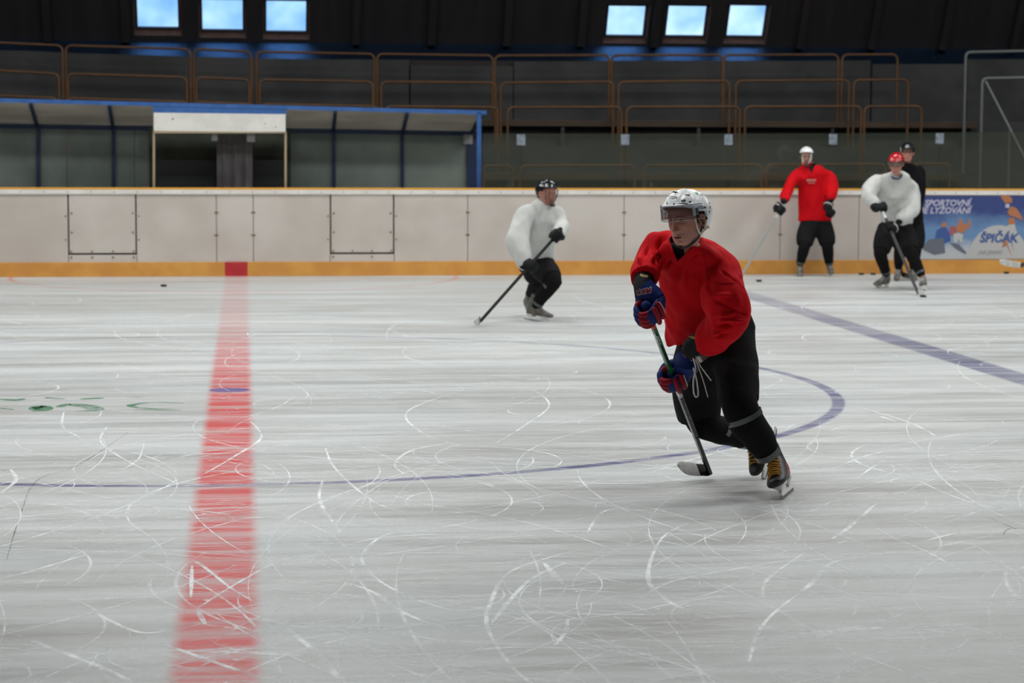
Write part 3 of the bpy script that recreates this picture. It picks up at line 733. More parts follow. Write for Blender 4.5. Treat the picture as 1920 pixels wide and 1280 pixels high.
# shiny ledge that slopes down to the parapet and mirrors the windows
def ledge_mat():
    m = mat('ledge_foil', (.13, .24, .46), .10, 1.); t = NT(m)
    t.bump(t.noise(t.pos((1, 1, 1)), 38, 3, .7), .8, .012); t.b.inputs['Specular IOR Level'].default_value = 1.; return m
LEDGE = ledge_mat()
LZ = P0.z; m = MB(); m.add([(-15.6, 35.6, LZ - .42), (23.6, 35.6, LZ - .42), (23.6, 36.0, LZ + .03), (-15.6, 36.0, LZ + .03)], [(0, 1, 2, 3)])
tag(m.build('trim_1', LEDGE), kind='structure')
top = P0 + vdir * 5.9
DARKW = noisy('dark_wall', (.03, .024, .022), (.05, .04, .036), .6, .9)
m = MB(); m.add([(-15.6, -4, top.z), (23.6, -4, top.z), (23.6, top.y, top.z), (-15.6, top.y, top.z)], [(0, 1, 2, 3)]); tag(m.build('ceiling', DARKW), kind='structure')
for nm, p in (('wall_left', [(-15.6, -4, 0), (-15.6, 36, 0), (-15.6, 36, 8.6), (-15.6, -4, 8.6)]), ('wall_right', [(23.6, -4, 0), (23.6, 36, 0), (23.6, 36, 8.6), (23.6, -4, 8.6)]),
              ('wall_near', [(-15.6, -4, 0), (23.6, -4, 0), (23.6, -4, 8.6), (-15.6, -4, 8.6)]), ('wall_back', [(-15.6, 35.62, 0), (23.6, 35.62, 0), (23.6, 35.62, LZ - .3), (-15.6, 35.62, LZ - .3)])):
    m = MB(); m.add(p, [(0, 1, 2, 3)]); tag(m.build(nm, DARKW), kind='structure')

# ------------------------------------------------------------------ pucks
RUB = mat('rubber', (.012, .012, .013), .55)
def puck(px, py, label, z=.001):
    p = gr(px, py); 
    if p.y > BY - .09: p.y = BY - .09
    m = MB(); n = 28; rs = []
    for r, zz in ((.034, 0), (.038, .003), (.038, .0225), (.034, .0254)): rs.append([Vector((p.x + r * math.cos(2 * PI * j / n), p.y + r * math.sin(2 * PI * j / n), z + zz)) for j in range(n)])
    m.rings(rs); tag(m.build('puck', RUB, None, 40), label, 'puck', 'black pucks lying on the ice')
puck(307, 537, 'black puck alone on the ice left of the red line'); puck(1423, 528, 'black puck on the ice just right of the foreground player in red')
puck(1615, 515, 'black puck against the yellow kickplate, nearer the red jersey player standing back'); puck(1637, 515, 'black puck against the yellow kickplate, just left of the red helmet skater')
puck(1876, 511, 'black puck by the kickplate below the white ad bubble'); puck(1917, 511, 'black puck by the kickplate at the right edge of the picture')
# ------------------------------------------------------------------ people: materials
def fabric(name, c, c2=None, rough=.8, bump=.25, scale=260):
    m = mat(name, c, rough); t = NT(m)
    f = t.ramp(t.noise(t.pos(), 5, 4, .6), .3, .7)
    t.link(t.mix(f, c, c2 or tuple(x * .86 for x in c)), t.b.inputs['Base Color'])
    t.bump(t.noise(t.pos(), scale, 2), bump, .0015); t.b.inputs['Specular IOR Level'].default_value = .12; return m
RED = fabric('red_jersey', (.58, .003, .009), (.52, .002, .007)); WHITEJ = fabric('white_jersey', (.60, .60, .58), (.53, .53, .51)); BLACKJ = fabric('black_jersey', (.006, .006, .007))
BLK = fabric('black_pants', (.011, .011, .012), (.009, .009, .010), .8); SOCK = fabric('black_sock', (.008, .008, .0085), None, .9)
BLU = fabric('glove_blue', (.008, .022, .12), None, .55, .1); GRED = fabric('glove_red', (.24, .006, .016), None, .5, .1); GWH = mat('glove_white', (.62, .62, .62), .5)
GBK = fabric('glove_black', (.012, .012, .013), None, .55, .1); PALM = fabric('glove_palm', (.03, .022, .02))
SKATE = mat('skate_black', (.010, .010, .011), .5); SKGR = noisy('skate_worn', (.09, .08, .07), (.16, .15, .13), 20, .6); WPL = mat('white_plastic', (.85, .85, .83), .35); STEEL = mat('steel_blade', (.32, .33, .34), .3, 1.)
LACE = mat('yellow_lace', (.52, .25, .02), .7); TAPE = mat('clear_tape', (.075, .08, .085), .2); WCORD = mat('white_cord', (.60, .58, .54), .7)
HW = mat('helmet_white', (.80, .81, .81), .34); HW.node_tree.nodes['Principled BSDF'].inputs['Coat Weight'].default_value = .12
HB = mat('helmet_black', (.012, .012, .014), .15); HR = mat('helmet_red', (.42, .006, .012), .16); INK = mat('black_ink', (.012, .012, .013), .4); FOAM = mat('foam_dark', (.02, .02, .022), .8)
STRAP = mat('strap_black', (.01, .01, .012), .6); EARG = mat('cream_strap', (.62, .57, .46), .5)
def skin_mat(name, c1, c2):
    m = mat(name, c1, .48); t = NT(m)
    f = t.ramp(t.noise(t.pos(), 16, 4, .6), .35, .7)
    t.link(t.mix(f, c1, c2), t.b.inputs['Base Color']); t.b.inputs['Subsurface Weight'].default_value = .08
    t.b.inputs['Subsurface Radius'].default_value = (.6, .2, .1); t.b.inputs['Subsurface Scale'].default_value = .01
    t.bump(t.noise(t.pos(), 300, 2), .1, .0006); return m
SKIN = skin_mat('skin', (.52, .25, .18), (.47, .19, .135)); LIP = mat('lip', (.38, .13, .11), .4); MOUTH = mat('mouth_dark', (.05, .012, .012), .6)
CHEEK = skin_mat('flushed_skin', (.51, .225, .16), (.46, .175, .125))
EYEW = mat('eye_white', (.45, .42, .40), .2); IRIS = mat('iris', (.05, .07, .08), .15); BROW = mat('eyebrow_hair', (.20, .12, .07), .9); HAIR = fabric('short_brown_hair', (.05, .032, .02))
def visor_mat(tint, refl, dark):
    m = bpy.data.materials.new('visor'); m.use_nodes = True; t = m.node_tree; t.nodes.clear()
    o = t.nodes.new('ShaderNodeOutputMaterial'); a = t.nodes.new('ShaderNodeBsdfTransparent'); a.inputs[0].default_value = (*tint, 1)
    g = t.nodes.new('ShaderNodeBsdfGlossy'); g.inputs['Roughness'].default_value = .04; x = t.nodes.new('ShaderNodeMixShader')
    f = t.nodes.new('ShaderNodeFresnel'); f.inputs[0].default_value = refl
    t.links.new(f.outputs[0], x.inputs[0]); t.links.new(a.outputs[0], x.inputs[1]); t.links.new(g.outputs[0], x.inputs[2]); t.links.new(x.outputs[0], o.inputs[0]); return m
VISOR = visor_mat((.80, .82, .85), 1.45, 0); VIS2 = visor_mat((.72, .74, .76), 1.5, 0)

def frame(f, up=(0, 0, 1), o=(0, 0, 0)):
    """matrix whose x = right, y = forward f, z = up, at o"""
    f = Vector(f).normalized(); u = Vector(up); r = f.cross(u).normalized(); u = r.cross(f)
    M = Matrix((r, f, u)).transposed().to_4x4(); M.translation = Vector(o); return M
def heading(deg, pitch=0.):
    """deg 0 looks at the camera, + turns to the picture's left; pitch + looks down"""
    a = math.radians(-97.1 - deg); p = math.radians(pitch)
    return Vector((math.cos(a) * math.cos(p), math.sin(a) * math.cos(p), -math.sin(p)))

# ------------------------------------------------------------------ head (x right, y forward, z up; metres, origin mid head)
HZ = [(.122, .004, -.030, .012), (.117, .032, -.060, .036), (.105, .056, -.080, .056), (.085, .074, -.094, .068), (.055, .086, -.101, .074), (.025, .090, -.102, .0755),
      (.005, .0885, -.100, .0755), (-.020, .0865, -.094, .0735), (-.045, .0855, -.085, .0690), (-.065, .0865, -.075, .0635), (-.085, .0855, -.066, .0550), (-.098, .0830, -.062, .0480),
      (-.108, .0740, -.060, .0430), (-.114, .0560, -.060, .0420), (-.118, .030, -.061, .0440), (-.124, .010, -.062, .0480), (-.145, -.004, -.066, .0500), (-.175, -.010, -.074, .050), (-.215, -.022, -.088, .052)]
def head_bm(ns=120, nz=120, lean=-.15):
    zs = []; zt = [h[0] for h in HZ][::-1]; fr = [h[1] for h in HZ][::-1]; bk = [h[2] for h in HZ][::-1]; wd = [h[3] for h in HZ][::-1]
    for i in range(nz):
        t = i / (nz - 1); zs.append(-.215 + (.122 + .215) * t)
    zs = sorted(set(zs + [-.110, -.112, -.114, -.116, -.118, -.120, -.122, .119, .1205, .1215]))
    rings, mats_ = [], []
    g = lambda x, s: math.exp(-(x / s) ** 2)
    for z in zs:
        f = float(np.interp(z, zt, fr)); b_ = float(np.interp(z, zt, bk)); w = float(np.interp(z, zt, wd)); yc = (f + b_) / 2 * .5 if z < .1 else (f + b_) / 2
        ring = []
        for j in range(ns):
            u = j / ns * 2 * PI; th = u - .42 * math.sin(u)            # more columns on the face (u = 0 is forward)
            s, c = math.sin(th), math.cos(th)
            px_ = 2.25 if c > 0 else 2.0
            k = (abs(s) ** px_ + abs(c) ** px_) ** (-1 / px_)
            x = w * s * k; y = yc + ((f - yc) if c > 0 else (yc - b_)) * c * k
            if c > 0:
                ax = abs(x)
                if -.13 < z < .09:
                    nr = max(0, min(1, (.010 - z) / .048))           # nose grows downward to its tip
                    if z > -.040: y += (.004 + .021 * nr) * g(x, .0085 + .005 * nr) * (1 if z < .006 else g(z - .006, .012))
                    else: y += .025 * g(x, .0115) * g(z + .040, .0065)
                    y += .009 * g(ax - .0125, .0060) * g(z + .0395, .0075)     # wings
                    y -= .013 * g(ax - .030, .0150) * g(z - .0035, .0105)       # eye sockets
                    y += .0045 * g(ax - .028, .020) * g(z - .020, .0075)        # brow ridge
                    y += .005 * g(ax - .043, .017) * g(z + .022, .016)         # cheek bone
                    y -= .004 * g(ax - .040, .014) * g(z + .058, .018)
                    y += .0035 * g(x, .022) * g(z + .063, .014)
                    lw = g(x, .021)
                    y += .0055 * lw * g(z + .0655, .0036) - .0060 * g(x, .020) * g(z + .0705, .0022) + .0062 * g(x, .018) * g(z + .0765, .0042)
                    y -= .0045 * g(x, .022) * g(z + .0855, .0045)
                    y += .0050 * g(x, .018) * g(z + .0985, .009)
            ring.append(Vector((x, y + lean * max(0, -.118 - z), z)))
        rings.append(ring)
    mb = MB(); mb.rings(rings)
    # ears
    for sx in (-1, 1):
        C0 = Vector((sx * .0765, -.012, -.006)); er = []
        M = Matrix.Rotation(sx * .35, 3, 'Z') @ Matrix.Rotation(-.2, 3, 'X')
        R_ = []
        for rr, dx in ((.55, -.004), (1., .004), (1.02, .012), (.86, .015), (.70, .011), (.45, .004), (.2, .002)):
            R_.append([C0 + M @ Vector((sx * dx, rr * (.018 if math.sin(a) > -.3 else .014) * math.cos(a), rr * .031 * math.sin(a))) for a in [2 * PI * k / 20 for k in range(20)]])
        mb.rings(R_)
    return mb
def head_mats(me, v0):
    """0 skin 1 lip 2 mouth 3 flushed"""
    for p in me.polygons:
        c = sum((v0[i] for i in p.vertices), Vector()) / len(p.vertices); m = 0; ax = abs(c.x)
        if c.y > .05:
            e = (ax / .0235) ** 2
            if e < 1:
                up = -.0690 + .0068 * (1 - e) ** .6; lo = -.0730 - .0080 * (1 - e) ** .5
                if lo < c.z < up: m = 1
                if abs(c.z + .0707) < .0026 * (1 - e) ** .7 + .0005: m = 2
            if m == 0 and (((ax - .045) / .020) ** 2 + ((c.z + .034) / .021) ** 2 < 1 or (ax < .016 and -.05 < c.z < -.018)): m = 3
        if ax > .074 and -.05 < c.z < .035 and abs(c.y + .012) < .03: m = 3
        p.material_index = m
# ------------------------------------------------------------------ helmet
def edge_z(th):
    """lower rim: th 0 forward .. pi back"""
    d = math.degrees(th)
    return float(np.interp(d, [0, 35, 60, 72, 73, 99, 100, 112, 135, 180], [.074, .070, .056, .046, .040, .034, -.036, -.056, -.066, -.068]))
def helmet(parent, M, shell_m, s=1.0, hi=True):
    C = Vector((0, -.012, .022)); A = (.099 * s, .128 * s, .116 * s); nth, nt_ = (144, 56) if hi else (72, 26)
    def P(th, t, off=0.):
        ez = (edge_z(th) - C.z) / A[2]; ph1 = math.acos(max(-1, min(1, ez))); ph = t * ph1
        r = 1.0
        c, s_ = math.cos(th), math.sin(th)
        rx, ry = A[0] + off, A[1] + off
        ll = (abs(s_) ** 2.3 + abs(c) ** 2.3) ** (-1 / 2.3)
        q = Vector((rx * s_ * ll * math.sin(ph) ** .92, ry * c * ll * math.sin(ph) ** .92, (A[2] + off) * math.cos(ph)))
        z = q.z + C.z; d = math.degrees(th)
        bulge = 0
        # front shell overlaps the rear one with a step; raised crown ridges; lower brow band
        bulge += .0045 * (1 / (1 + math.exp((d - 62 - 18 * math.cos(ph)) / 2.2)))
        bulge += .0040 * (1 / (1 + math.exp(-(.078 - z) / .0022))) * (1 if d < 62 else 1 / (1 + math.exp((d - 62) / 3)))
        bulge -= .0035 * math.exp(-((abs(q.x) - .036) / .010) ** 2) * (1 if z > .09 else 0) 
        bulge += .004 * math.exp(-((z - .03) / .035) ** 2) * (1 / (1 + math.exp(-(d - 105) / 4)))
        nrm = Vector((q.x / A[0] ** 2, q.y / A[1] ** 2, q.z / A[2] ** 2)).normalized()
        return C + q + nrm * bulge * s
    ths = [2 * PI * j / nth for j in range(nth)]
    ths = sorted(ths + [math.radians(a) for a in (72.4, 73, 99.2, 99.8, 360 - 72.4, 360 - 73, 360 - 99.2, 360 - 99.8)])
    fold = lambda th: th if th <= PI else 2 * PI - th
    def PP(th, t, off=0):
        p = P(fold(th), t, off); 
        if th > PI: p = Vector((-p.x, p.y, p.z))
        return p
    rs = [[PP(th, .02 + .98 * i / nt_) for th in ths] for i in range(nt_ + 1)]
    inner = [[PP(th, .02 + .98 * (nt_ - i) / nt_, -.012 * s) for th in ths] for i in range(0, nt_ + 1, 2)]
    rim = [[a.lerp(b_, .5) + Vector((0, 0, -.002)) for a, b_ in zip(rs[-1], inner[0])]]
    mb = MB(); mb.rings([[M @ q for q in r] for r in rs + rim + inner]); 
    o = mb.build('helmet', [shell_m], parent, 50); return o, PP, C, A
def head_parts(parent, M, body_mb_list, shell_m, style, hi=True, hair=True):
    """M: head matrix. adds helmet, eyes, visor/cage; returns helmet"""
    h, PP, C, A = helmet(parent, M, shell_m, 1.0, hi)
    fm = MB(); n = 48       # dark liner pads
    fm.rings([[M @ (Vector((.87 * A[0] * math.sin(a) * (.80 + .2 * k), .87 * A[1] * math.cos(a) * (.80 + .2 * k), 0)) + C + Vector((0, 0, .062 - (.062 - (edge_z(a if a <= PI else 2 * PI - a) - C.z + .006)) * k))) for a in [2 * PI * j / n for j in range(n)]] for k in (0.0, .5, 1.0)])
    fm.build('liner', FOAM, h, 60)
    if style in ('visor', 'halfvisor'):
        vb = MB(); top, bot = .080, .010 if style == 'visor' else -.030; R_ = []; nn = 40
        for off in (0, .0022):
            for k in range(9):
                z = top + (bot - top) * k / 8; row = []
                for j in range(nn + 1):
                    a = math.radians(-84 + 168 * j / nn)
                    zb = z if k < 8 else z
                    fr_ = 1 + .10 * math.cos(a) * (.4 + .6 * k / 8)
                    row.append(M @ (Vector(((A[0] + .007 + off) * math.sin(a), (A[1] + .004 + off) * math.cos(a) * fr_, zb - .006 * (abs(a) / 1.4) ** 3)) + Vector((0, C.y, 0))))
                R_.append(row)
        for base in (0, 9):
            vb.rings(R_[base:base + 9], False, close=False)
        o = vb.build('visor', VISOR if hi else VIS2, h, 60)
        if hi:
            eb = MB()
            for row in (R_[0], R_[8]): eb.tube(row, .0022 if row is R_[0] else .0012, 6)
            eb2 = eb.build('visor_edge', mat('visor_edge', (.45, .47, .50), .2), h, 60)
    if style == 'cage':
        cb = MB()
        for k in range(7):
            z = .050 - k * .027; cb.tube([M @ Vector(((.085 - .0028 * k * k * .5) * math.sin(a) * 1.08, (.128 + .004 * k - .0016 * k * k) * math.cos(a) * 1.02, z)) for a in [math.radians(-80 + 160 * j / 16) for j in range(17)]], .0022, 5)
        for a in (-60, -38, -18, 0, 18, 38, 60):
            a = math.radians(a); cb.tube([M @ Vector(((.085 - .0028 * k * k * .5) * math.sin(a) * 1.08, (.128 + .004 * k - .0016 * k * k) * math.cos(a) * 1.02, .050 - k * .027)) for k in range(7)], .0022, 5)
        cb.build('face_cage', STRAP, h, 60)
        cu = MB(); cu.ellipsoid(M @ Vector((0, .098, -.112)), (.036, .022, .016), M.to_3x3()); cu.build('chin_cup', STRAP, h, 60)
    if style == 'full':
        vb = MB(); nn = 28; R_ = []
        for k in range(11):
            z = .060 - k * .017; w = .104 - .0010 * k * k * .45; f_ = .140 - .0006 * k * k
            R_.append([M @ Vector((w * math.sin(a), f_ * math.cos(a), z)) for a in [math.radians(-82 + 164 * j / nn) for j in range(nn + 1)]])
        vb.rings(R_, False, close=False); vb.build('face_shield', VIS2, h, 60)
        cu = MB(); cu.ellipsoid(M @ Vector((0, .100, -.112)), (.040, .024, .018), M.to_3x3()); cu.build('chin_cup', STRAP, h, 60)
    return h, PP, C, A
def eyes(parent, M, look=(0, 1, 0)):
    L = Vector(look).normalized()
    for sx in (-1, 1):
        c = Vector((sx * .0300, .0675, .0030)); mb = MB(); mb.ellipsoid(M @ c, (.0122, .0122, .0122), seg=24, rg=16); e = mb.build('eye', EYEW, parent, 180)
        mb = MB(); mb.ellipsoid(M @ (c + L * .0072), (.0062, .0062, .0062), seg=16, rg=10); mb.build('iris', IRIS, e, 180)
        for up_, nm in ((1, 'upper_lid'), (-1, 'lower_lid')):
            mb = MB(); pts = []
            for k in range(11):
                a = -1.15 + 2.3 * k / 10
                pts.append(M @ (c + Vector((math.sin(a) * .0140, math.cos(a) * .0125 + .0008, up_ * (.0048 if up_ > 0 else .0052) * math.cos(a * 1.25)))))
            mb.tube(pts, [(.0008 + .0016 * math.sin(PI * k / 10)) * (1.25 if up_ > 0 else .7) for k in range(11)], 8); mb.build(nm, SKIN, parent, 180)
        mb = MB(); pts = [M @ Vector((sx * x, y, z)) for x, y, z in ((.013, .0945, .017), (.022, .0945, .0215), (.033, .090, .0235), (.043, .081, .0215), (.049, .073, .0165))]
        mb.tube(pts, [(.0016, .0028), (.0018, .004), (.0018, .0038), (.0014, .003), (.0008, .0012)], 8, res=4); mb.build('eyebrow', BROW, parent, 180)

# ------------------------------------------------------------------ glove closed on a stick
def glove(parent, G, axis, wrist, mats, s=1.0, thumb_up=1, hi=True, side=1, e1h=None):
    """G: point of the stick inside the fist, axis: up the stick, wrist: world position of the wrist.
    mats: blue(back), red(rolls), white, palm"""
    G = Vector(G); a = Vector(axis).normalized(); w = Vector(wrist) - G
    w = (w - a * w.dot(a)); e1 = -w.normalized()            # from wrist toward knuckles, square to the stick
    if e1h is not None: e1 = Vector(e1h); e1 = (e1 - a * e1.dot(a)).normalized()
    e2 = a.cross(e1) * side                                  # towards the palm side (fingers close there)
    if e1h is not None and e2.y < 0: e2 = -e2
    a = a * thumb_up
    def Q(p): return G + (e1 * p[0] + e2 * p[1] + a * p[2]) * s
    mb = MB()
    # back of the hand
    mb.tube([Q((-.075, -.030, 0)), Q((-.045, -.036, 0)), Q((-.005, -.040, 0)), Q((.030, -.034, 0)), Q((.050, -.018, 0))], [(.034, .022), (.050, .026), (.055, .026), (.055, .024), (.048, .018)], 20, res=5, up=a, round_ends=True)
    W_ = Vector(wrist)
    me = MB(); objs = []
    out = remesh(mb, .004 * s, 3) if hi else remesh(mb, .008 * s, 2)
    gl = finish(out, 'glove', [mats[0]], parent)
    # four fingers, each of padded rolls, curled round the shaft
    Ls = [(.036, .0), (.013, .004), (-.011, .002), (-.034, -.005)]
    for k, (h, ex) in enumerate(Ls):
        fr_ = .0155 if k < 3 else .0135
        path = [(.034 + ex, -.034, h), (.054 + ex, -.014, h), (.053 + ex, .014, h), (.034 + ex, .036, h), (.006, .040, h), (-.012, .030, h)]
        pts = [Q(p) for p in path]; P_, _ = spline(pts, [1.] * len(pts), 5)
        n = len(P_); segs = [(0, int(n * .36), mats[1] if hi else mats[0]), (int(n * .36), int(n * .66), mats[0]), (int(n * .66), n - 1, mats[1])]
        if hi:
            me = MB()
            for si, (i0, i1, mm) in enumerate(segs):
                q = P_[i0:i1 + 1]; rr = [fr_ * s * (.80 + .26 * math.sin(PI * min(1, max(0, (i / (len(q) - 1) * .9 + .05))))) for i in range(len(q))]
                me.tube(q, rr, 14, mi=si, round_ends=True)
            me.build('finger', [segs[0][2], segs[1][2], segs[2][2]], gl, 70)
        else:
            me = MB(); me.tube(P_, [fr_ * s * (.95 + .08 * math.cos(i * 1.2)) for i in range(n)], 10, round_ends=True); me.build('finger', mats[0], gl, 70)
    me = MB(); me.tube([Q((0, .0, -.034)), Q((.002, -.004, 0)), Q((0, 0, .026))], [.024 * s, .028 * s, .022 * s], 16, res=3, round_ends=True); me.build('palm', mats[0], gl, 70)
    # thumb: leaves the side of the palm near the wrist and closes over the fingers
    path = [(-.052, -.018, .030), (-.050, .004, .044), (-.036, .030, .046), (-.008, .050, .036), (.018, .052, .026)]
    pts = [Q(p) for p in path]; P_, R_ = spline(pts, [.018 * s, .021 * s, .020 * s, .018 * s, .015 * s], 5)
    me = MB(); me.tube(P_, R_, 14, round_ends=True); me.build('thumb', mats[0], gl, 70)
    # flared cuff toward the forearm
    cm = Q((-.060, -.024, 0)); d = (W_ - cm); d = d.normalized() if d.length > .005 else -e1
    L = .085 * s
    me = MB(); me.tube([cm, cm + d * L * .45, cm + d * L], [(.050 * s, .040 * s), (.059 * s, .053 * s), (.063 * s, .060 * s)], 26, res=4, up=a)
    me.tube([cm + d * L * .98, cm + d * L * 1.03], [(.063 * s, .060 * s), (.058 * s, .055 * s)], 26, up=a)
    cuff = me.build('cuff', mats[0], gl, 60)
    # padded rolls on the back of the hand
    if hi:
        me = MB()
        for k, x in enumerate((-.012, .020)):
            me.tube([Q((x - .004, -.052, -.046)), Q((x, -.062, -.015)), Q((x, -.062, .018)), Q((x - .004, -.054, .046))], .012 * s, 12, res=4, round_ends=True)
        me.build('padded_roll', mats[1], gl, 70)
        me = MB(); me.tube([Q((-.028, -.056, -.046)), Q((-.026, -.066, -.012)), Q((-.026, -.066, .018)), Q((-.030, -.057, .046))], .0030 * s, 8, res=4); me.build('piping', mats[2], gl, 70)
    else:
        me = MB(); me.tube([cm + d * L * .6, cm + d * L * .72], [(.062 * s, .058 * s), (.0635 * s, .060 * s)], 18, up=a); me.build('stripe', mats[2], gl, 60)
    return gl, cuff, Q, e1, e2, a
# ------------------------------------------------------------------ skate (x = right, y = toe, z = up; origin under the ankle on the ice)
def skate(parent, M, boot_m, lace_m, side_m=None, hi=True, s=1.0):
    T = lambda p: M @ (Vector(p) * s)
    mb = MB()
    def sec(y, z0, z1, w, p=2.4):
        n = 20; r = []
        for j in range(n):
            a = 2 * PI * j / n; c, s_ = math.cos(a), math.sin(a); k = (abs(c) ** p + abs(s_) ** p) ** (-1 / p)
            r.append(T((w * c * k, y, (z0 + z1) / 2 + (z1 - z0) / 2 * s_ * k)))
        return r
    mb.rings([sec(-.088, .075, .12, .014), sec(-.082, .062, .16, .028), (sec(-.05, .060, .185, .036)), sec(0, .060, .195, .038), sec(.05, .060, .165, .041), sec(.10, .060, .132, .045), sec(.145, .060, .110, .047), sec(.178, .062, .102, .041), sec(.198, .070, .098, .026), sec(.203, .078, .09, .01)])
    mb.tube([T((0, -.030, .10)), T((0, -.032, .17)), T((0, -.018, .225)), T((0, -.004, .262))], [(.056 * s, .038 * s), (.050 * s, .037 * s), (.052 * s, .039 * s), (.056 * s, .042 * s)], 22, res=4, up=M.to_3x3() @ Vector((0, 1, 0)))
    bt = finish(remesh(mb, .005 if hi else .009, 3), 'skate', [boot_m], parent)
    # white holder with two towers, steel runner
    h = MB()
    def slab(pts, w, mi=None, m=None):
        m = m or h; a = [T((w, y, z)) for y, z in pts]; b_ = [T((-w, y, z)) for y, z in pts]; n = len(pts)
        m.add(a + b_, [tuple(range(n)), tuple(range(2 * n - 1, n - 1, -1))] + [(i, i + n, (i + 1) % n + n, (i + 1) % n) for i in range(n)], mi)
    for (ya, yb, yc, yd) in ((-.082, -.018, -.030, -.072), (.062, .165, .150, .085)):
        R_ = []
        for z, k, w in ((.066, 0, .030), (.060, .05, .028), (.046, .55, .012), (.030, 1., .0085)):
            y0, y1 = ya + (yd - ya) * k, yb + (yc - yb) * k
            R_.append([T((w * sx, y, z)) for sx, y in ((-1, y0 + .01), (-.6, y0), (.6, y0), (1, y0 + .01), (1, y1 - .01), (.6, y1), (-.6, y1), (-1, y1 - .01))])
        h.rings(R_)
    slab([(-.105, .022), (-.098, .034), (-.06, .034), (0, .030), (.08, .034), (.17, .034), (.19, .026), (.186, .016), (-.10, .014)], .0085)
    h.build('blade_holder', WPL, bt, 40)
    st = MB(); slab([(-.112, .020), (-.104, .004), (-.08, .0), (.15, 0), (.185, .006), (.197, .022), (.19, .020), (-.10, .018)], .002, m=st); st.build('runner', STEEL, bt)
    if hi:
        for k in range(10):
            y = .146 - .0150 * k if k < 7 else .050 - .006 * (k - 7); zt = float(np.interp(y, [.05, .10, .145, .17], [.166, .133, .111, .104])) if k < 7 else .176 + .024 * (k - 6.6)
            w = .030
            ya = y + (0 if k < 7 else .012)
            lb = MB(); sgn = 1 if k % 2 else -1
            lb.tube([T((-w, ya - .004 * sgn, zt - .010)), T((-w * .5, ya, zt + .004)), T((0, ya + .002, zt + .007)), T((w * .5, ya, zt + .004)), T((w, ya + .006 * sgn, zt - .010))], .0036, 8, res=3)
            lb.tube([T((-w, ya + .008 * sgn, zt - .006)), T((0, ya + .007, zt + .010)), T((w, ya - .008 * sgn, zt - .006))], .0032, 8, res=3)
            lb.build('lace', lace_m, bt, 70)
        tg = MB(); tg.tube([T((0, .088, .125)), T((0, .045, .165)), T((0, .036, .215)), T((0, .052, .285))], [(.026, .010), (.030, .012), (.036, .012), (.040, .008)], 16, res=4, up=M.to_3x3() @ Vector((1, 0, 0)), round_ends=True)
        tg.build('tongue', fabric('tongue_felt', (.10, .05, .012), None), bt, 70)
        if side_m:
            b_ = bvh_of(bt)
            for sx in (-1, 1):
                xd = (M.to_3x3() @ Vector((0, sx, 0))); zd = M.to_3x3() @ Vector((0, 0, 1))
                decal('side_panel', ([Vector(p) for p in ((-.05 , -.03, 0), (.035, -.036, 0), (.045, -.01, 0), (.01, .03, 0), (-.04, .035, 0))], [(0, 1, 2, 3, 4)]), b_, T((sx * .04, -.035, .105)), xd * 1, zd, side_m, bt, .001, 3)
    else:
        lb = MB()
        for k in range(5): y = .095 - .018 * k; zt = .128 + .012 * k; lb.tube([T((-.028, y, zt)), T((0, y, zt + .008)), T((.028, y, zt))], .003, 6)
        lb.build('lacing', lace_m, bt, 70)
    return bt
# ------------------------------------------------------------------ stick
def hockey_stick(label, top, heel, toe, colors, blade_m, tape_m, lie_up=.075, hi=True, segs=None, tape=(.35, 1.), face=0.):
    """shaft from top to heel, blade from heel to toe; colours: [(t0, t1, material, part)] along the shaft from the top"""
    top, heel, toe = Vector(top), Vector(heel), Vector(toe)
    e = empty('hockey_stick', heel); tag(e, label, 'hockey stick')
    d = (heel - top); bd = (toe - heel).normalized(); nrm = d.normalized().cross(bd).normalized()
    for t0, t1, mm, nm in colors:
        m = MB(); m.bar(top + d * t0, top + d * t1, .021, .031, up=nrm, bev=.004 if hi else 0); m.build(nm, mm, e)
    # blade: curved plate
    L = (toe - heel).length; upv = Vector((0, face, 1)); upv = (upv - bd * upv.dot(bd)).normalized()
    def bp(t, v, off): return heel + bd * (L * t) + upv * (v - .014) + nrm * (off + .030 * t * t)
    def plate(m, t0, t1, th, grow=0.):
        n = 26; R_ = []
        for i in range(n + 1):
            t = t0 + (t1 - t0) * (1 - (1 - i / n) ** 1.6); hgt = .068 + .012 * t; c = 1.
            q_ = max(0., (t - .72) / .28); e_ = 1 - math.sqrt(max(0., 1 - min(1, q_) ** 2)); lo = .046 * e_; hi_ = hgt - .036 * e_
            if t < .12: lo = .012 * (1 - t / .12) ** 2
            R_.append([bp(t, lo - grow, -th), bp(t, hi_ + grow, -th), bp(t, hi_ + grow, th), bp(t, lo - grow, th)])
        m.rings(R_)
    m = MB(); plate(m, -.03, 1., .004); bl = m.build('blade', blade_m, e, 30)
    if tape_m:
        m = MB(); plate(m, tape[0], tape[1] * .995, .0052, .0012); m.build('blade_tape', tape_m, bl, 30)
    return e, top, d, nrm

# ------------------------------------------------------------------ common player builder
def wear(parent, name, mb, voxel, mats, folds=(), amp=.004, scale=(9, 9, 4), seed=0, smooth=4):
    me = remesh(mb, voxel, smooth); cloth(me, folds, amp, scale, seed); return finish(me, name, mats, parent)
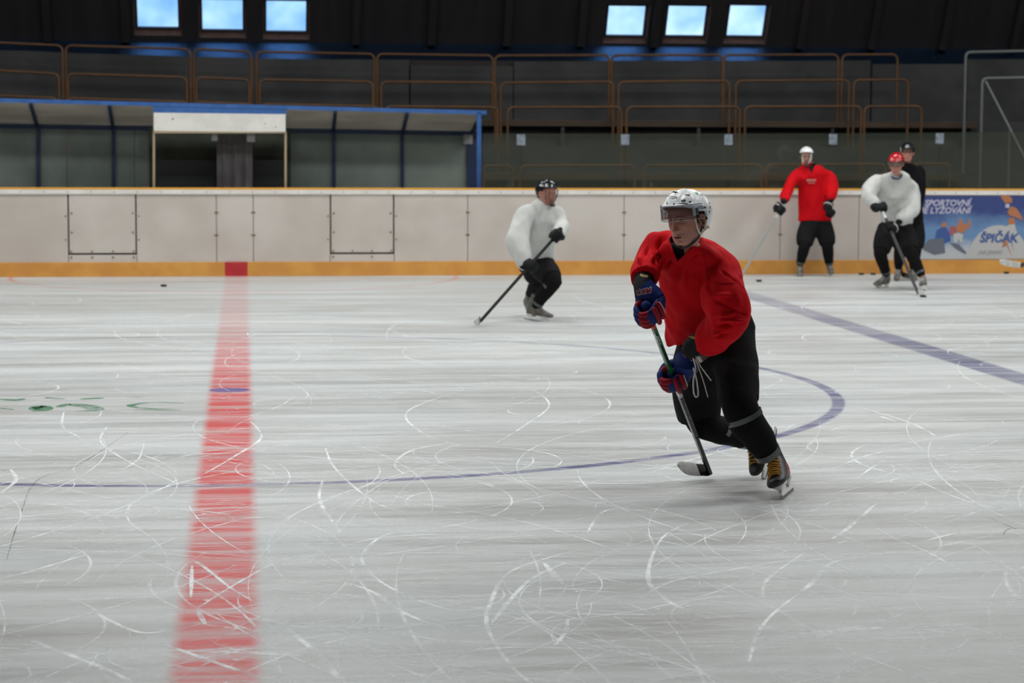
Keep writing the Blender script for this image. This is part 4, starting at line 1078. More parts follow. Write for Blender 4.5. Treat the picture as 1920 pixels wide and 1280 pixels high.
# ------------------------------------------------------------------ the four players at the back
def back_player(name_label, group, P, jersey, shell, style, head_deg, head_pitch, glove_m, boot_m, seed, face_skin=SKIN, neckcol=None, tapes=True):
    """P: dict of joints as (px, py, Y)"""
    J = {k: at(*v[:3]) for k, v in P.items() if k not in ('torso', 'rr') }
    foot = J['ankL'].lerp(J['ankR'], .5); root = empty('person', (foot.x, foot.y, 0)); tag(root, name_label, 'person', group)
    f = heading(head_deg, head_pitch); M = frame(f, (0, 0, 1), J['head'])
    # one body: head, neck, trunk, limbs
    hb = head_bm(48, 56); hv = [Vector(v) for v in hb.v]; nf = len(hb.f)
    mb = MB(); mb.v = [tuple(M @ v) for v in hv]; mb.f = list(hb.f); mb.m = list(hb.m)
    neck = M @ Vector((0, -.03, -.19)); tc = [at(*q[:3]) for q in P['torso']][::-1]; mb.tube([neck] + tc[1:], [.05] + [.62 * min(q[3], q[4]) for q in P['torso'][::-1][1:]], 16, res=3)
    for sd in 'LR':
        mb.tube([J['sh' + sd], J['el' + sd], J['wr' + sd]], [.05, .042, .03], 12, res=4, round_ends=True)
        mb.tube([J['pelvis'].lerp(J['hip' + sd], .8), J['kn' + sd], J['ank' + sd]], [.085, .06, .042], 12, res=4, round_ends=True)
    body = mb.build('body', [face_skin, LIP, MOUTH, CHEEK], root, 179)
    for i, p in enumerate(body.data.polygons):
        if i >= nf: p.material_index = 0
    tmp = bpy.data.meshes.new('t'); head_like = hv
    for i in range(nf):
        p = body.data.polygons[i]; c = sum((head_like[j] for j in p.vertices), Vector()) / len(p.vertices); ax = abs(c.x); m = 0
        if c.y > .05:
            e = (ax / .0235) ** 2
            if e < 1 and -.079 < c.z < -.063: m = 1
            if m == 0 and ((ax - .045) / .02) ** 2 + ((c.z + .034) / .021) ** 2 < 1: m = 3
        p.material_index = m
    bpy.data.meshes.remove(tmp)
    eyes_simple(body, M)
    head_parts(root, M, None, shell, style, hi=False)
    # jersey
    j = MB(); sec = P['torso']; rg = []
    for (px, py, Y, hw, hd) in sec:
        c = at(px, py, Y); sc = hw
        rg.append([c + Vector((math.cos(a) * hw, math.sin(a) * hd, 0)) for a in [2 * PI * k / 24 for k in range(24)]])
    j.rings(rg)
    for sd in 'LR':
        rr = P.get('rr', {}).get(sd, (.095, .085, .07))
        j.tube([J['chest'].lerp(J['sh' + sd], .55) + Vector((0, 0, .03)), J['sh' + sd], J['el' + sd], J['el' + sd].lerp(J['wr' + sd], .8)], [.09, rr[0], rr[1], rr[2]], 18, res=5, round_ends=True)
    wear(root, 'jersey', j, .014, [jersey], amp=.016, scale=(8, 8, 3.4), seed=seed, smooth=3)
    if neckcol:
        m = MB(); m.tube([M @ Vector((.062 * math.sin(a), -.03 + .062 * math.cos(a), -.172 - .018 * math.cos(a))) for a in [2 * PI * k / 20 for k in range(21)]], .011, 8); m.build('collar', neckcol, root, 179)
    # pants
    p = MB()
    p.ellipsoid(J['pelvis'], (.19, .15, .16))
    for sd in 'LR':
        hp, kn = J['hip' + sd], J['kn' + sd]; p.tube([hp.lerp(J['pelvis'], .35), hp.lerp(kn, .45), hp.lerp(kn, .92)], [.145, .130, .112], 18, res=5, round_ends=False)
    wear(root, 'pants', p, .014, [BLK], amp=.008, scale=(6, 6, 3), seed=seed + 3)
    for sd in 'LR':
        kn, an = J['kn' + sd], J['ank' + sd]; hp = J['hip' + sd]
        m = MB(); d = (an - kn); fwd = (J['toe' + sd] - an); fwd.z = 0; fwd.normalize()
        m.tube([hp.lerp(kn, .85), kn + fwd * .02, kn.lerp(an, .35) + fwd * .01, kn.lerp(an, .7), an + d.normalized() * -.02], [.088, .082, .078, .066, .052], 18, res=4, round_ends=True)
        so = m.build('sock', SOCK, root, 179)
        if tapes:
            for t in (.22, .86):
                m = MB(); q = kn.lerp(an, t) + fwd * .01 * (1 - t); dn = d.normalized(); r_ = .083 - .022 * t; m.tube([q - dn * .014, q + dn * .014], [r_, r_ - .001], 18); m.build('tape_band', TAPE, so, 60)
        toe = J['toe' + sd]; base = J['sole' + sd]; up = (an - base).normalized(); fw = toe - base; fw = (fw - up * fw.dot(up)).normalized()
        skate(root, frame(fw, up, base), boot_m, WCORD, hi=False)
    for sd in 'LR':
        m = MB(); w, e_ = J['wr' + sd], J['el' + sd]; m.tube([e_.lerp(w, .72), w], [.055, .045], 14, round_ends=True); m.build('elbow_pad', GBK, root, 179)
        gl, cuff, Q, e1, e2, a = glove(root, J['gr' + sd], P['_axis'] if '_axis' in P else Vector((0, 0, 1)), J['wr' + sd], (glove_m, glove_m, GWH, PALM), 1.12, hi=False)
    return root, J, M
def eyes_simple(parent, M):
    for sx in (-1, 1):
        mb = MB(); mb.ellipsoid(M @ Vector((sx * .030, .0745, .003)), (.011, .006, .006), M.to_3x3(), 12, 8); mb.build('eye', mat('eye_dark', (.05, .04, .035), .2), parent, 180)
def axis_of(a, b_): return (Vector(a) - Vector(b_)).normalized()

# 1: white jersey, black helmet, in the middle
Y = 22.0
t2, h2 = at(1048, 436, 21.62), gr(903, 613); h2.y = 21.55; h2 = at(900, 612, 21.5); h2.z = .01
tip2 = h2 + Vector((-.06, -.24, 0)); ax = axis_of(t2, h2)
def on_line(t2, h2, px):
    lo, hi_ = 0., 1.
    for _ in range(40):
        mid = (lo + hi_) / 2; p = t2.lerp(h2, mid); q = CR3.transposed() @ (p - CAMP); x = 960 + q.x / -q.z * FPX
        if (x - px) * (960 + (CR3.transposed() @ (h2 - CAMP)).x / -(CR3.transposed() @ (h2 - CAMP)).z * FPX - px) > 0: hi_ = mid
        else: lo = mid
    return t2.lerp(h2, lo)
def topx(p, dpt=None):
    q = CR3.transposed() @ (Vector(p) - CAMP); return (960 + q.x / -q.z * FPX, 640 - q.y / -q.z * FPX, p[1])
def grips(t2, h2, f1, f2): return t2.lerp(h2, f1), t2.lerp(h2, f2)
g1, g2 = grips(t2, h2, .04, .36)
P = dict(head=(1026, 362, 21.9), chest=(1010, 420, 22.0), pelvis=(1006, 486, 22.15), shL=(1040, 398, 22.05), elL=(1052, 425, 21.85), wrL=(1046, 440, 21.66),
         shR=(984, 402, 21.85), elR=(971, 452, 21.72), wrR=(985, 494, 21.62), hipL=(1018, 500, 22.1), knL=(1036, 526, 21.85), ankL=(1004, 574, 22.0), toeL=(1040, 596, 21.95), soleL=(1000, 601, 22.02),
         hipR=(1000, 500, 22.2), knR=(1008, 524, 22.25), ankR=(994, 556, 22.55), toeR=(1015, 590, 22.3), soleR=(988, 584, 22.75), grL=topx(g1), grR=topx(g2),
         torso=[(1002, 498, 22.15, .17, .14), (1003, 486, 22.12, .19, .15), (1007, 450, 22.05, .20, .16), (1010, 415, 22.0, .20, .155), (1012, 395, 21.98, .185, .13), (1018, 382, 21.96, .12, .10), (1022, 376, 21.95, .075, .075)], rr={'R': (.10, .115, .095), 'L': (.085, .075, .07)})
P['_axis'] = ax
back_player('skater in white jersey and black helmet gliding with bent knees mid-rink', None, P, WHITEJ, HB, 'cage', -38, 6, GBK, SKGR, 11)
CARB = mat('shaft_dark', (.025, .022, .022), .35); WTAPE = noisy('white_tape', (.68, .68, .66), (.50, .50, .48), 25, .8); SILV = mat('shaft_silver', (.34, .34, .33), .35)
hockey_stick('dark stick reaching left over the ice from the skater in black helmet', t2 + (t2 - h2) * .03, h2 + Vector((0, 0, .03)), tip2, [(0, .10, mat('grip_tape', (.03, .01, .01), .8), 'grip'), (.10, 1., CARB, 'shaft')], mat('blade_grey', (.20, .20, .19), .5), WTAPE, hi=False)

# 2: red jersey, white helmet, standing by the boards
t3 = at(1466, 388, 28.7); h3 = at(1388, 520, 28.3); h3.z = .03; ax = axis_of(t3, h3); g1 = t3.lerp(h3, .05)
P = dict(head=(1512, 294, 29.1), chest=(1525, 345, 29.15), pelvis=(1530, 412, 29.2), shR=(1491, 331, 29.1), elR=(1478, 355, 28.95), wrR=(1470, 377, 28.78), grR=topx(g1),
         shL=(1552, 328, 29.2), elL=(1561, 350, 29.1), wrL=(1558, 374, 28.95), grL=(1555, 398, 28.9),
         hipR=(1514, 425, 29.2), knR=(1508, 462, 29.1), ankR=(1500, 496, 29.22), toeR=(1500, 516, 29.0), soleR=(1501, 516, 29.28),
         hipL=(1545, 425, 29.2), knL=(1551, 462, 29.1), ankL=(1555, 496, 29.25), toeL=(1561, 516, 29.0), soleL=(1556, 516, 29.28),
         torso=[(1528, 414, 29.2, .235, .16), (1528, 390, 29.2, .23, .16), (1526, 350, 29.18, .22, .15), (1523, 325, 29.15, .235, .14), (1520, 313, 29.14, .17, .11), (1516, 308, 29.12, .08, .08)], rr={'R': (.085, .075, .075), 'L': (.085, .075, .07)})
P['_axis'] = ax
r3, J3, M3 = back_player('person in red jersey and white helmet standing upright by the far boards', None, P, RED, HW, 'full', 5, 4, GBK, SKGR, 21)
m = MB(); q = at(1521, 341, 28.98)
hockey_stick('long grey stick held out to the left by the standing red player', t3 + (t3 - h3) * .02, h3, h3 + Vector((-.22, -.1, 0)), [(0, .17, GWH, 'grip'), (.17, 1., SILV, 'shaft')], CARB, None, hi=False)
jo = [c for c in r3.children if c.name.startswith('jersey')][0]; bv = bvh_of(jo)
PRN = mat('print_pale', (.60, .26, .24), .6)
for k, (dx, dz, w_, h_) in enumerate([(-.045, .012, .035, .028), (-.012, .014, .022, .030), (.018, .010, .028, .024), (.052, .013, .024, .030), (-.018, -.026, .05, .012), (.030, -.025, .035, .012)]):
    decal('printed_mark', rect(w_, h_, .004), bv, at(1521, 340, 28.8) + Vector((dx, 0, dz)), (1, -.27, 0), (0, 0, 1), PRN, jo, .004, 1, .8)
decal('undershirt', ([Vector(p) for p in ((-.055, .05, 0), (0, -.085, 0), (.065, .06, 0))], [(0, 1, 2)]), bv, at(1521, 314, 28.8), (1, -.27, 0), (0, 0, 1), BLK, r3, .003, 3, .8)

# 3: white jersey, red helmet
t4 = at(1648, 380, 26.25); h4 = gr(1722, 554); ax = axis_of(t4, h4); g1, g2 = grips(t4, h4, .06, .27)
P = dict(head=(1680, 307, 26.2), chest=(1679, 360, 26.45), pelvis=(1678, 425, 26.7), shR=(1642, 342, 26.45), elR=(1628, 366, 26.35), wrR=(1640, 383, 26.27), grR=topx(g1),
         shL=(1706, 352, 26.5), elL=(1707, 392, 26.4), wrL=(1686, 415, 26.28), grL=topx(g2),
         hipR=(1660, 432, 26.7), knR=(1652, 474, 26.55), ankR=(1661, 514, 26.75), toeR=(1626, 538, 26.6), soleR=(1656, 541, 26.8),
         hipL=(1698, 432, 26.7), knL=(1708, 474, 26.4), ankL=(1728, 516, 26.3), toeL=(1728, 545, 25.9), soleL=(1736, 546, 26.25),
         torso=[(1681, 420, 26.7, .20, .15), (1682, 400, 26.65, .22, .17), (1681, 370, 26.5, .24, .17), (1679, 345, 26.45, .25, .16), (1677, 330, 26.4, .19, .13), (1680, 322, 26.35, .09, .09)], rr={'R': (.10, .10, .08), 'L': (.10, .11, .085)})
P['_axis'] = ax
r4, J4, M4 = back_player('skater in white jersey and red helmet leaning over a stick near the right', None, P, WHITEJ, HR, 'visor', 18, 22, GBK, SKGR, 31, neckcol=mat('collar_blue', (.01, .02, .10), .7))
hockey_stick('thin black stick of the red helmet skater, its blade at a puck', t4 + (t4 - h4) * .03, h4 + Vector((0, 0, .02)), h4 + Vector((.02, -.30, .0)), [(0, .2, GWH, 'grip'), (.2, 1., CARB, 'shaft')], WTAPE, None, hi=False)
q = gr(1729, 556); puck(1731, 557, 'black puck at the stick blade of the red helmet skater')

# 4: all in black, half hidden behind the red helmet
t5 = at(1676, 430, 27.9); h5 = gr(1692, 520); ax = axis_of(t5, h5); g1, g2 = grips(t5, h5, .02, .2)
P = dict(head=(1701, 286, 28.0), chest=(1704, 345, 28.1), pelvis=(1704, 412, 28.2), shR=(1676, 326, 28.1), elR=(1670, 372, 28.0), wrR=(1676, 408, 27.93), grR=topx(g1),
         shL=(1722, 322, 28.1), elL=(1722, 375, 28.05), wrL=(1702, 420, 27.93), grL=topx(g2),
         hipR=(1694, 425, 28.2), knR=(1688, 468, 28.1), ankR=(1684, 502, 28.2), toeR=(1680, 524, 28.0), soleR=(1684, 525, 28.25),
         hipL=(1716, 425, 28.2), knL=(1716, 468, 28.1), ankL=(1712, 502, 28.2), toeL=(1716, 524, 28.0), soleL=(1712, 525, 28.25),
         torso=[(1704, 430, 28.2, .19, .15), (1704, 400, 28.2, .20, .16), (1704, 360, 28.1, .21, .15), (1702, 325, 28.1, .21, .13), (1701, 312, 28.08, .15, .11), (1700, 306, 28.05, .08, .08)], rr={'R': (.085, .075, .06), 'L': (.085, .075, .06)})
P['_axis'] = ax
back_player('person all in black with a black helmet behind the red helmet skater', None, P, BLACKJ, HB, 'visor', 10, 5, GBK, SKGR, 41, tapes=False)
hockey_stick('worn pale stick held upright behind the legs of the red helmet skater', t5 + (t5 - h5) * .03, h5 + Vector((0, 0, .02)), h5 + Vector((.05, -.28, 0)), [(0, .55, SILV, 'shaft'), (.55, 1., CARB, 'lower_shaft')], CARB, None, hi=False)
# stick reaching in from the right edge
hh = at(1915, 500, 28.9); hockey_stick('stick with white taped blade reaching in at the right edge of the picture', at(2010, 395, 28.4), hh, at(1876, 496, 28.7), [(0, .2, GWH, 'grip'), (.2, 1., CARB, 'shaft')], CARB, WTAPE, hi=False, tape=(.05, 1.))
# ------------------------------------------------------------------ the foreground player
A_ = at; root = empty('person', (at(1400, 900, 11.0).x, 11.0, 0))
tag(root, 'foreground player in red jersey, white helmet and black pants skating left with a stick', 'person')
HM = frame(heading(41, 8), (-.085, 0, 1), at(1286.5, 411, 10.6)) @ Matrix.Scale(1.08, 4)
sh_R, el_R, wr_R, gr_R = at(1238, 468, 10.95), at(1205, 508, 10.80), at(1208, 547, 10.62), at(1215, 582, 10.56)
sh_L, el_L, wr_L = at(1350, 482, 10.68), at(1362, 592, 10.62), at(1291, 660, 10.82)
blade_heel = at(1333, 892, 11.52); blade_toe = at(1281, 889, 11.40)
S0 = at(1212, 578, 10.545); S1 = at(1331, 887, 11.52)
sd_ = (S1 - S0); gr_L = S0 + sd_ * ((700 - 578) / (887 - 578.)); axs = -sd_.normalized()
pel = at(1345, 625, 11.08); hipL, knL, ankL = at(1375, 650, 11.02), at(1388, 748, 10.80), at(1447, 862, 10.86)
hipR, knR, ankR = at(1312, 655, 11.2), at(1316, 786, 11.36), at(1414, 826, 11.62)
# body
hb = head_bm(150, 150); hv = [Vector(v) for v in hb.v]; nf = len(hb.f)
mb = MB(); mb.v = [tuple(HM @ v + Vector((.0, .45, 0)) * max(0, -.112 - v.z) ** 2 / (max(0, -.112 - v.z) + .03)) for v in hv]; mb.f = list(hb.f); mb.m = list(hb.m)
nk = HM @ Vector((0, -.035, -.19)) + Vector((.0, .45, 0)) * .07
mb.tube([nk, at(1302, 505, 10.92), at(1320, 560, 10.98), pel], [.05, .075, .10, .12], 20, res=5)
for a, b_, c in ((at(1250, 485, 10.95), el_R, wr_R), (at(1335, 505, 10.82), el_L, wr_L)): mb.tube([a, b_, c], [.040, .040, .031], 16, res=5, round_ends=True)
for a, b_, c in ((hipL, knL, ankL), (hipR, knR, ankR)): mb.tube([a, b_, b_.lerp(c, .86)], [.08, .06, .040], 16, res=5, round_ends=True)
body = mb.build('body', [SKIN, LIP, MOUTH, CHEEK], root, 179)
class _H: pass
_h = _H(); _h.polygons = [body.data.polygons[i] for i in range(nf)]; head_mats(_h, hv)
eyes(body, HM, (-.25, 1, -.1))
hc = MB(); hc.rings([[HM @ Vector((.0785 * math.sin(a), -.008 + .1 * math.cos(a) if math.cos(a) < .25 else -.008 + .025, z)) for a in [2 * PI * j / 40 for j in range(40)]] for z in (.09, .05, .02, .0, -.018)], True)
HMc = hc.build('hair', HAIR, root, 179)
helm, PP, HC, HA = head_parts(root, HM, None, HW, 'visor')
# helmet fittings: vents, lettering, straps
hb_ = bvh_of(helm); VR, VU = (1, -.20, 0), (0, 0, 1)
def on_helm(name, shape, px, py, m, tilt=0., off=.0012, n=1):
    c, s = math.cos(math.radians(tilt)), math.sin(math.radians(tilt)); vs, fs = shape
    decal(name, ([Vector((v.x * c - v.y * s, v.x * s + v.y * c, 0)) for v in vs], fs), hb_, at(px, py, 10.45), VR, VU, m, helm, off, n, .5)
k_ = 1 / 380.
for px, py, w_, h_, t_ in ((1266, 361, 10, 2.2, -4), (1289, 366, 10, 2.2, -3), (1281, 376.5, 9, 4, 12), (1294, 378.5, 4.5, 2.8, 20), (1282, 381.5, 17, 1.8, -7), (1331, 382, 1.5, 4, 8), (1332, 390, 1.5, 5, 4), (1331, 398, 1.5, 4, -6)):
    on_helm('vent', rect(w_ * k_, h_ * k_, 1. * k_ if min(w_, h_) > 2.1 else 0), px, py, INK, t_)
on_helm('strap_clip', rect(4 * k_, 6 * k_, 1.2 * k_), 1325, 410, INK, 25, .003)
for px, py in ((1250.3, 381.5), (1263.5, 383)): on_helm('visor_screw', rect(2.6 * k_, 4 * k_, 1.1 * k_), px, py, INK, 0, .002)
on_helm('lettering', text_mesh('CCM', 7.2 * k_, .35, .0006), 1261, 371, INK, -3)
on_helm('lettering', text_mesh('CCM', 6.4 * k_, .35, .0006), 1317, 389.5, INK, -8)
GRNM = mat('sticker_green', (.03, .35, .10), .4)
on_helm('sticker', ([Vector((x * k_, y * k_, 0)) for x, y in ((-3.5, 1), (-1, 3), (3, 1), (3, -2.5), (1, -3.5))], [(0, 1, 2, 3, 4)]), 1307, 363, GRNM)
for i, w_ in enumerate((7, 10)): on_helm('sticker', rect(w_ * k_, .9 * k_), 1316, 365.3 + i * 2, mat('sticker_grey', (.2, .2, .24), .5), -6)
m = MB(); pts = [HM @ Vector(p) for p in ((-.090, .052, .030), (-.088, .044, -.008), (-.0865, .038, -.034), (-.080, .020, -.056), (-.0765, .006, -.070))]
m.tube(pts, [(.0025, .006)] * 5, 8, res=4, up=HM.to_3x3() @ Vector((1, 0, 0))); m.tube([HM @ Vector(p) for p in ((-.0765, .006, -.070), (-.085, -.018, -.056), (-.093, -.040, -.042))], [(.0025, .0055)] * 3, 8, res=4, up=HM.to_3x3() @ Vector((1, 0, 0)))
m.build('ear_strap', EARG, helm, 60)
m = MB(); m.tube([HM @ Vector(p) for p in ((.077, .006, -.066), (.066, .018, -.092), (.045, .036, -.116), (.018, .050, -.1245), (-.012, .052, -.1245), (-.042, .038, -.112), (-.066, .012, -.085), (-.080, .0, -.05), (-.09, -.01, -.02))], [(.0025, .0075)] * 9, 10, res=5, up=HM.to_3x3() @ Vector((1, 0, 0)))
m.build('chin_strap', STRAP, helm, 60)
m = MB(); m.box((-.003, -.019, -.017), (.004, .019, .019), HM @ Matrix.Translation((-.094, .046, .040)), bev=.002); m.build('visor_hinge', mat('clear_grey_plastic', (.30, .31, .32), .15), helm, 40)

# jersey ------------------------------------------------------------
def oval(c, hw, hd, tilt=0., n=40, p=2.2, yaw=-.15):
    c = Vector(c); t = math.radians(tilt); u = Vector((math.cos(t), yaw, math.sin(t))); v = Vector((0, 1, 0)); r = []
    for j in range(n):
        a = 2 * PI * j / n; co, si = math.cos(a), math.sin(a); k = (abs(co) ** p + abs(si) ** p) ** (-1 / p); r.append(c + u * hw * co * k + v * hd * si * k)
    return r
jm = MB()
jm.rings([oval(at(1327, 632, 11.08), .208, .165, 14), oval(at(1325, 618, 11.06), .212, .175, 12), oval(at(1320, 585, 10.98), .204, .18, 8), oval(at(1314, 545, 10.90), .202, .175, 4), oval(at(1307, 505, 10.83), .205, .17, -3), oval(at(1298, 478, 10.74), .178, .145, -8),
          oval(at(1292, 462, 10.69), .130, .11, -8), oval(at(1288, 452, 10.67), .088, .088, -5), oval(at(1288, 444, 10.68), .074, .078)])
jm.tube([at(1300, 478, 10.78), at(1336, 490, 10.74), at(1356, 518, 10.67), at(1356, 556, 10.60), at(1366, 592, 10.60), at(1344, 624, 10.68), at(1319, 648, 10.76)], [.100, .092, .100, .116, .112, .092, .066], 28, res=6, round_ends=False)
jm.tube([at(1290, 475, 10.80), at(1244, 462, 10.88), at(1222, 480, 10.86), at(1211, 502, 10.78), at(1207, 522, 10.68)], [.105, .083, .076, .074, .072], 28, res=6)
jm.ellipsoid(at(1356, 506, 10.84), (.090, .10, .080), seg=24)
V3 = lambda l: [(at(a[0], a[1], Y), at(b[0], b[1], Y), d, w) for a, b, Y, d, w in l]
folds = V3([((1302, 500), (1300, 600), 10.55, -.016, .014), ((1316, 468), (1330, 556), 10.55, -.006, .006), ((1240, 448), (1226, 525), 10.78, -.012, .012), ((1226, 442), (1196, 500), 10.78, -.008, .014),
            ((1236, 530), (1258, 485), 10.72, -.009, .010), ((1262, 500), (1250, 560), 10.7, .006, .016), ((1306, 548), (1352, 530), 10.48, -.009, .009), ((1310, 560), (1368, 552), 10.48, .008, .012),
            ((1304, 578), (1350, 592), 10.48, -.012, .010), ((1308, 600), (1375, 588), 10.48, .010, .011), ((1300, 612), (1372, 612), 10.5, -.011, .009), ((1296, 630), (1350, 622), 10.55, .009, .010), ((1330, 640), (1368, 622), 10.55, -.009, .008),
            ((1388, 520), (1376, 600), 10.6, -.010, .010), ((1272, 498), (1262, 600), 10.7, -.006, .018), ((1282, 505), (1290, 610), 10.7, .006, .02), ((1255, 600), (1262, 650), 10.85, -.008, .010), ((1270, 610), (1292, 650), 10.85, .008, .014),
            ((1205, 470), (1190, 515), 10.72, .007, .010), ((1222, 505), (1236, 470), 10.72, -.008, .008), ((1330, 500), (1388, 525), 10.5, .006, .014), ((1318, 520), (1340, 570), 10.48, .006, .012), ((1395, 560), (1350, 640), 10.6, .006, .010), ((1352, 505), (1392, 545), 10.55, -.006, .008), ((1310, 575), (1330, 640), 10.5, .006, .010), ((1345, 565), (1400, 590), 10.5, -.007, .008), ((1350, 600), (1398, 600), 10.5, .007, .008), ((1290, 500), (1310, 475), 10.6, -.006, .008), ((1228, 470), (1210, 512), 10.72, .007, .008), ((1200, 495), (1232, 515), 10.68, -.007, .007), ((1192, 505), (1228, 522), 10.68, .006, .006), ((1298, 605), (1272, 640), 10.75, -.006, .010), ((1258, 540), (1285, 640), 10.7, -.004, .016), ((1240, 560), (1262, 580), 10.75, -.006, .008)])
me = remesh(jm, .0065, 3); cloth(me, [(a, b_, d * 3.6, w * .85) for a, b_, d, w in folds], .010, (9, 9, 5), 3.)
# open the V of the neck
bm = bmesh.new(); bm.from_mesh(me)
POLY = [(1253, 440), (1262, 474), (1270, 491), (1282, 480), (1297, 462), (1311, 443), (1300, 425), (1270, 425)]
def inside(x, y, P=POLY):
    r = False; j = len(P) - 1
    for i in range(len(P)):
        if (P[i][1] > y) != (P[j][1] > y) and x < (P[j][0] - P[i][0]) * (y - P[i][1]) / (P[j][1] - P[i][1]) + P[i][0]: r = not r
        j = i
    return r
dele = []
for v in bm.verts:
    q = topx(v.co)
    if inside(q[0], q[1]) and v.co.y < 10.80: dele.append(v)
bmesh.ops.delete(bm, geom=dele, context='VERTS')
bnd = [v for v in bm.verts if v.is_boundary]
for _ in range(14):
    nw = {v: sum(((e.other_vert(v).co) for e in v.link_edges if e.is_boundary), Vector()) / max(1, sum(1 for e in v.link_edges if e.is_boundary)) for v in bnd}
    for v in bnd: v.co = v.co.lerp(nw[v], .5)
for _ in range(3): bmesh.ops.smooth_vert(bm, verts=list({w for v in bnd for e in v.link_edges for w in (e.other_vert(v),)}), factor=.4, use_axis_x=True, use_axis_y=True, use_axis_z=True)
bm.to_mesh(me); bm.free(); me.update()
jer = finish(me, 'jersey', [RED], root)
jb = bvh_of(jer)
m = MB(); cp = []
for px, py, Y in ((1270, 492, 10.6), (1263, 476, 10.6), (1256, 458, 10.62), (1254, 446, 10.70), (1268, 436, 10.80), (1292, 432, 10.82), (1309, 435, 10.74), (1312, 443, 10.66), (1298, 462, 10.6), (1283, 480, 10.6), (1270, 492, 10.6)):
    p = at(px, py, Y); h = jb.ray_cast(CAMP, (p - CAMP).normalized(), 14) if Y < 10.66 else (None,)
    cp.append((h[0] + Vector((0, -.002, 0))) if h[0] is not None and abs(h[0].y - Y) < .12 else p)
m.tube(cp, [(.007, .004)] * len(cp), 10, res=5, caps=True); m.build('collar', RED, jer, 60)
m = MB(); m.rings([oval(at(1288, 498, 10.82), .080, .10), oval(at(1276, 480, 10.76), .052, .080), oval(at(1272, 466, 10.74), .046, .066), oval(at(1276, 456, 10.74), .046, .056)]); m.build('undershirt', BLK, root, 179)
m = MB()
for s0 in ([(1316, 466), (1324, 500), (1330, 540), (1334, 552)], [(1334, 528), (1356, 530), (1382, 531)]):
    ps = []
    P2 = [(s0[i][0] + (s0[i + 1][0] - s0[i][0]) * k / 6, s0[i][1] + (s0[i + 1][1] - s0[i][1]) * k / 6) for i in range(len(s0) - 1) for k in range(6)]
    for px, py in P2:
        h = jb.ray_cast(CAMP, ray(px, py).normalized(), 14)
        if h[0] is not None: ps.append(h[0] + Vector((0, -.0022, 0)))
    if len(ps) > 1: m.tube(ps, .0014, 6, res=2)
m.build('seam', fabric('seam_red', (.40, .003, .006)), jer, 60)

# elbow pads
PAD = fabric('pad_black', (.012, .011, .011), None, .6)
YT = mat('yellow_print', (.60, .45, .10), .5)
m = MB(); m.tube([at(1209, 505, 10.78), at(1208, 530, 10.68), at(1209, 556, 10.62)], [(.056, .056), (.060, .056), (.050, .050)], 24, res=5); pr = m.build('elbow_pad', PAD, root, 60)
m = MB(); m.tube([at(1318, 638, 10.74), at(1302, 650, 10.78), at(1291, 662, 10.81)], [(.060, .062), (.060, .058), (.047, .045)], 24, res=5); pl = m.build('elbow_pad', PAD, root, 60)
decal('label_print', text_mesh('TACKS', 5 * k_, .3, .0006), bvh_of(pr), at(1206, 520, 10.5), (1, -.2, -.2), VU, YT, pr, .001, 1, .6)
decal('label_print', text_mesh('TACKS', 5 * k_, .3, .0006), bvh_of(pl), at(1298, 637, 10.6), (1, -.2, -.1), VU, YT, pl, .001, 1, .6)
m = MB(); m.tube([at(1330, 652, 10.72), at(1309, 671, 10.80)], [(.030, .045), (.028, .04)], 18, res=4, round_ends=True); m.build('pad_strap', mat('brown_strap', (.055, .018, .012), .6), pl, 60)

# gloves
gm = (BLU, GRED, GWH, PALM)
g1 = glove(root, gr_R, axs, wr_R, gm, 1.13, -1, True, 1, (-.55, -.5, -.62))
g2 = glove(root, gr_L, axs, wr_L, gm, 1.13, 1, True, 1, (-.80, -.25, -.42))
for (gl, cuff, Q, e1, e2, a), txt, (px, py), tl, sz in ((g1, 'CCM', (1205, 551), 12, 13), (g2, 'CCM', (1297, 681), -70, 11)):
    bb = bvh_of([gl, cuff] + [c for c in gl.children if c.name.startswith('padded')]); c, s = math.cos(math.radians(tl)), math.sin(math.radians(tl)); o = at(px, py, 10.4)
    vs, fs = text_mesh(txt, sz * k_, .3, .0034); vs2, fs2 = text_mesh(txt, sz * k_, .3, .0014)
    rt = lambda vv: [Vector((v.x * c - v.y * s, v.x * s + v.y * c, 0)) for v in vv]
    decal('lettering', (rt(vs), fs), bb, o, VR, VU, GWH, cuff, .0012, 1, 1.0); decal('lettering', (rt(vs2), fs2), bb, o, VR, VU, GRED, cuff, .0022, 1, 1.0)

# pants, socks, skates
pm = MB(); pm.rings([oval(at(1352, 598, 11.06), .15, .13, 20), oval(at(1350, 625, 11.08), .185, .155, 14), oval(at(1347, 660, 11.10), .19, .16, 6), oval(at(1340, 690, 11.12), .16, .14)])
pm.tube([at(1366, 625, 11.06), at(1378, 672, 10.98), at(1382, 710, 10.90), at(1385, 752, 10.83)], [(.142, .15), (.122, .135), (.112, .120), (.108, .112)], 28, res=6, up=(1, 0, 0))
pm.tube([at(1322, 640, 11.16), at(1312, 690, 11.26), at(1309, 735, 11.34), at(1310, 784, 11.40)], [(.145, .14), (.150, .13), (.142, .12), (.120, .108)], 28, res=6, up=(1, 0, 0))
pf = V3([((1345, 660), (1418, 668), 10.9, -.010, .008), ((1350, 676), (1422, 690), 10.85, .006, .014), ((1340, 690), (1346, 745), 10.85, -.012, .010), ((1262, 700), (1300, 740), 11.2, .006, .02), ((1350, 720), (1415, 735), 10.8, -.005, .014)])
me = remesh(pm, .008, 4); cloth(me, pf, .005, (6, 6, 4), 9.); finish(me, 'pants', [BLK], root)
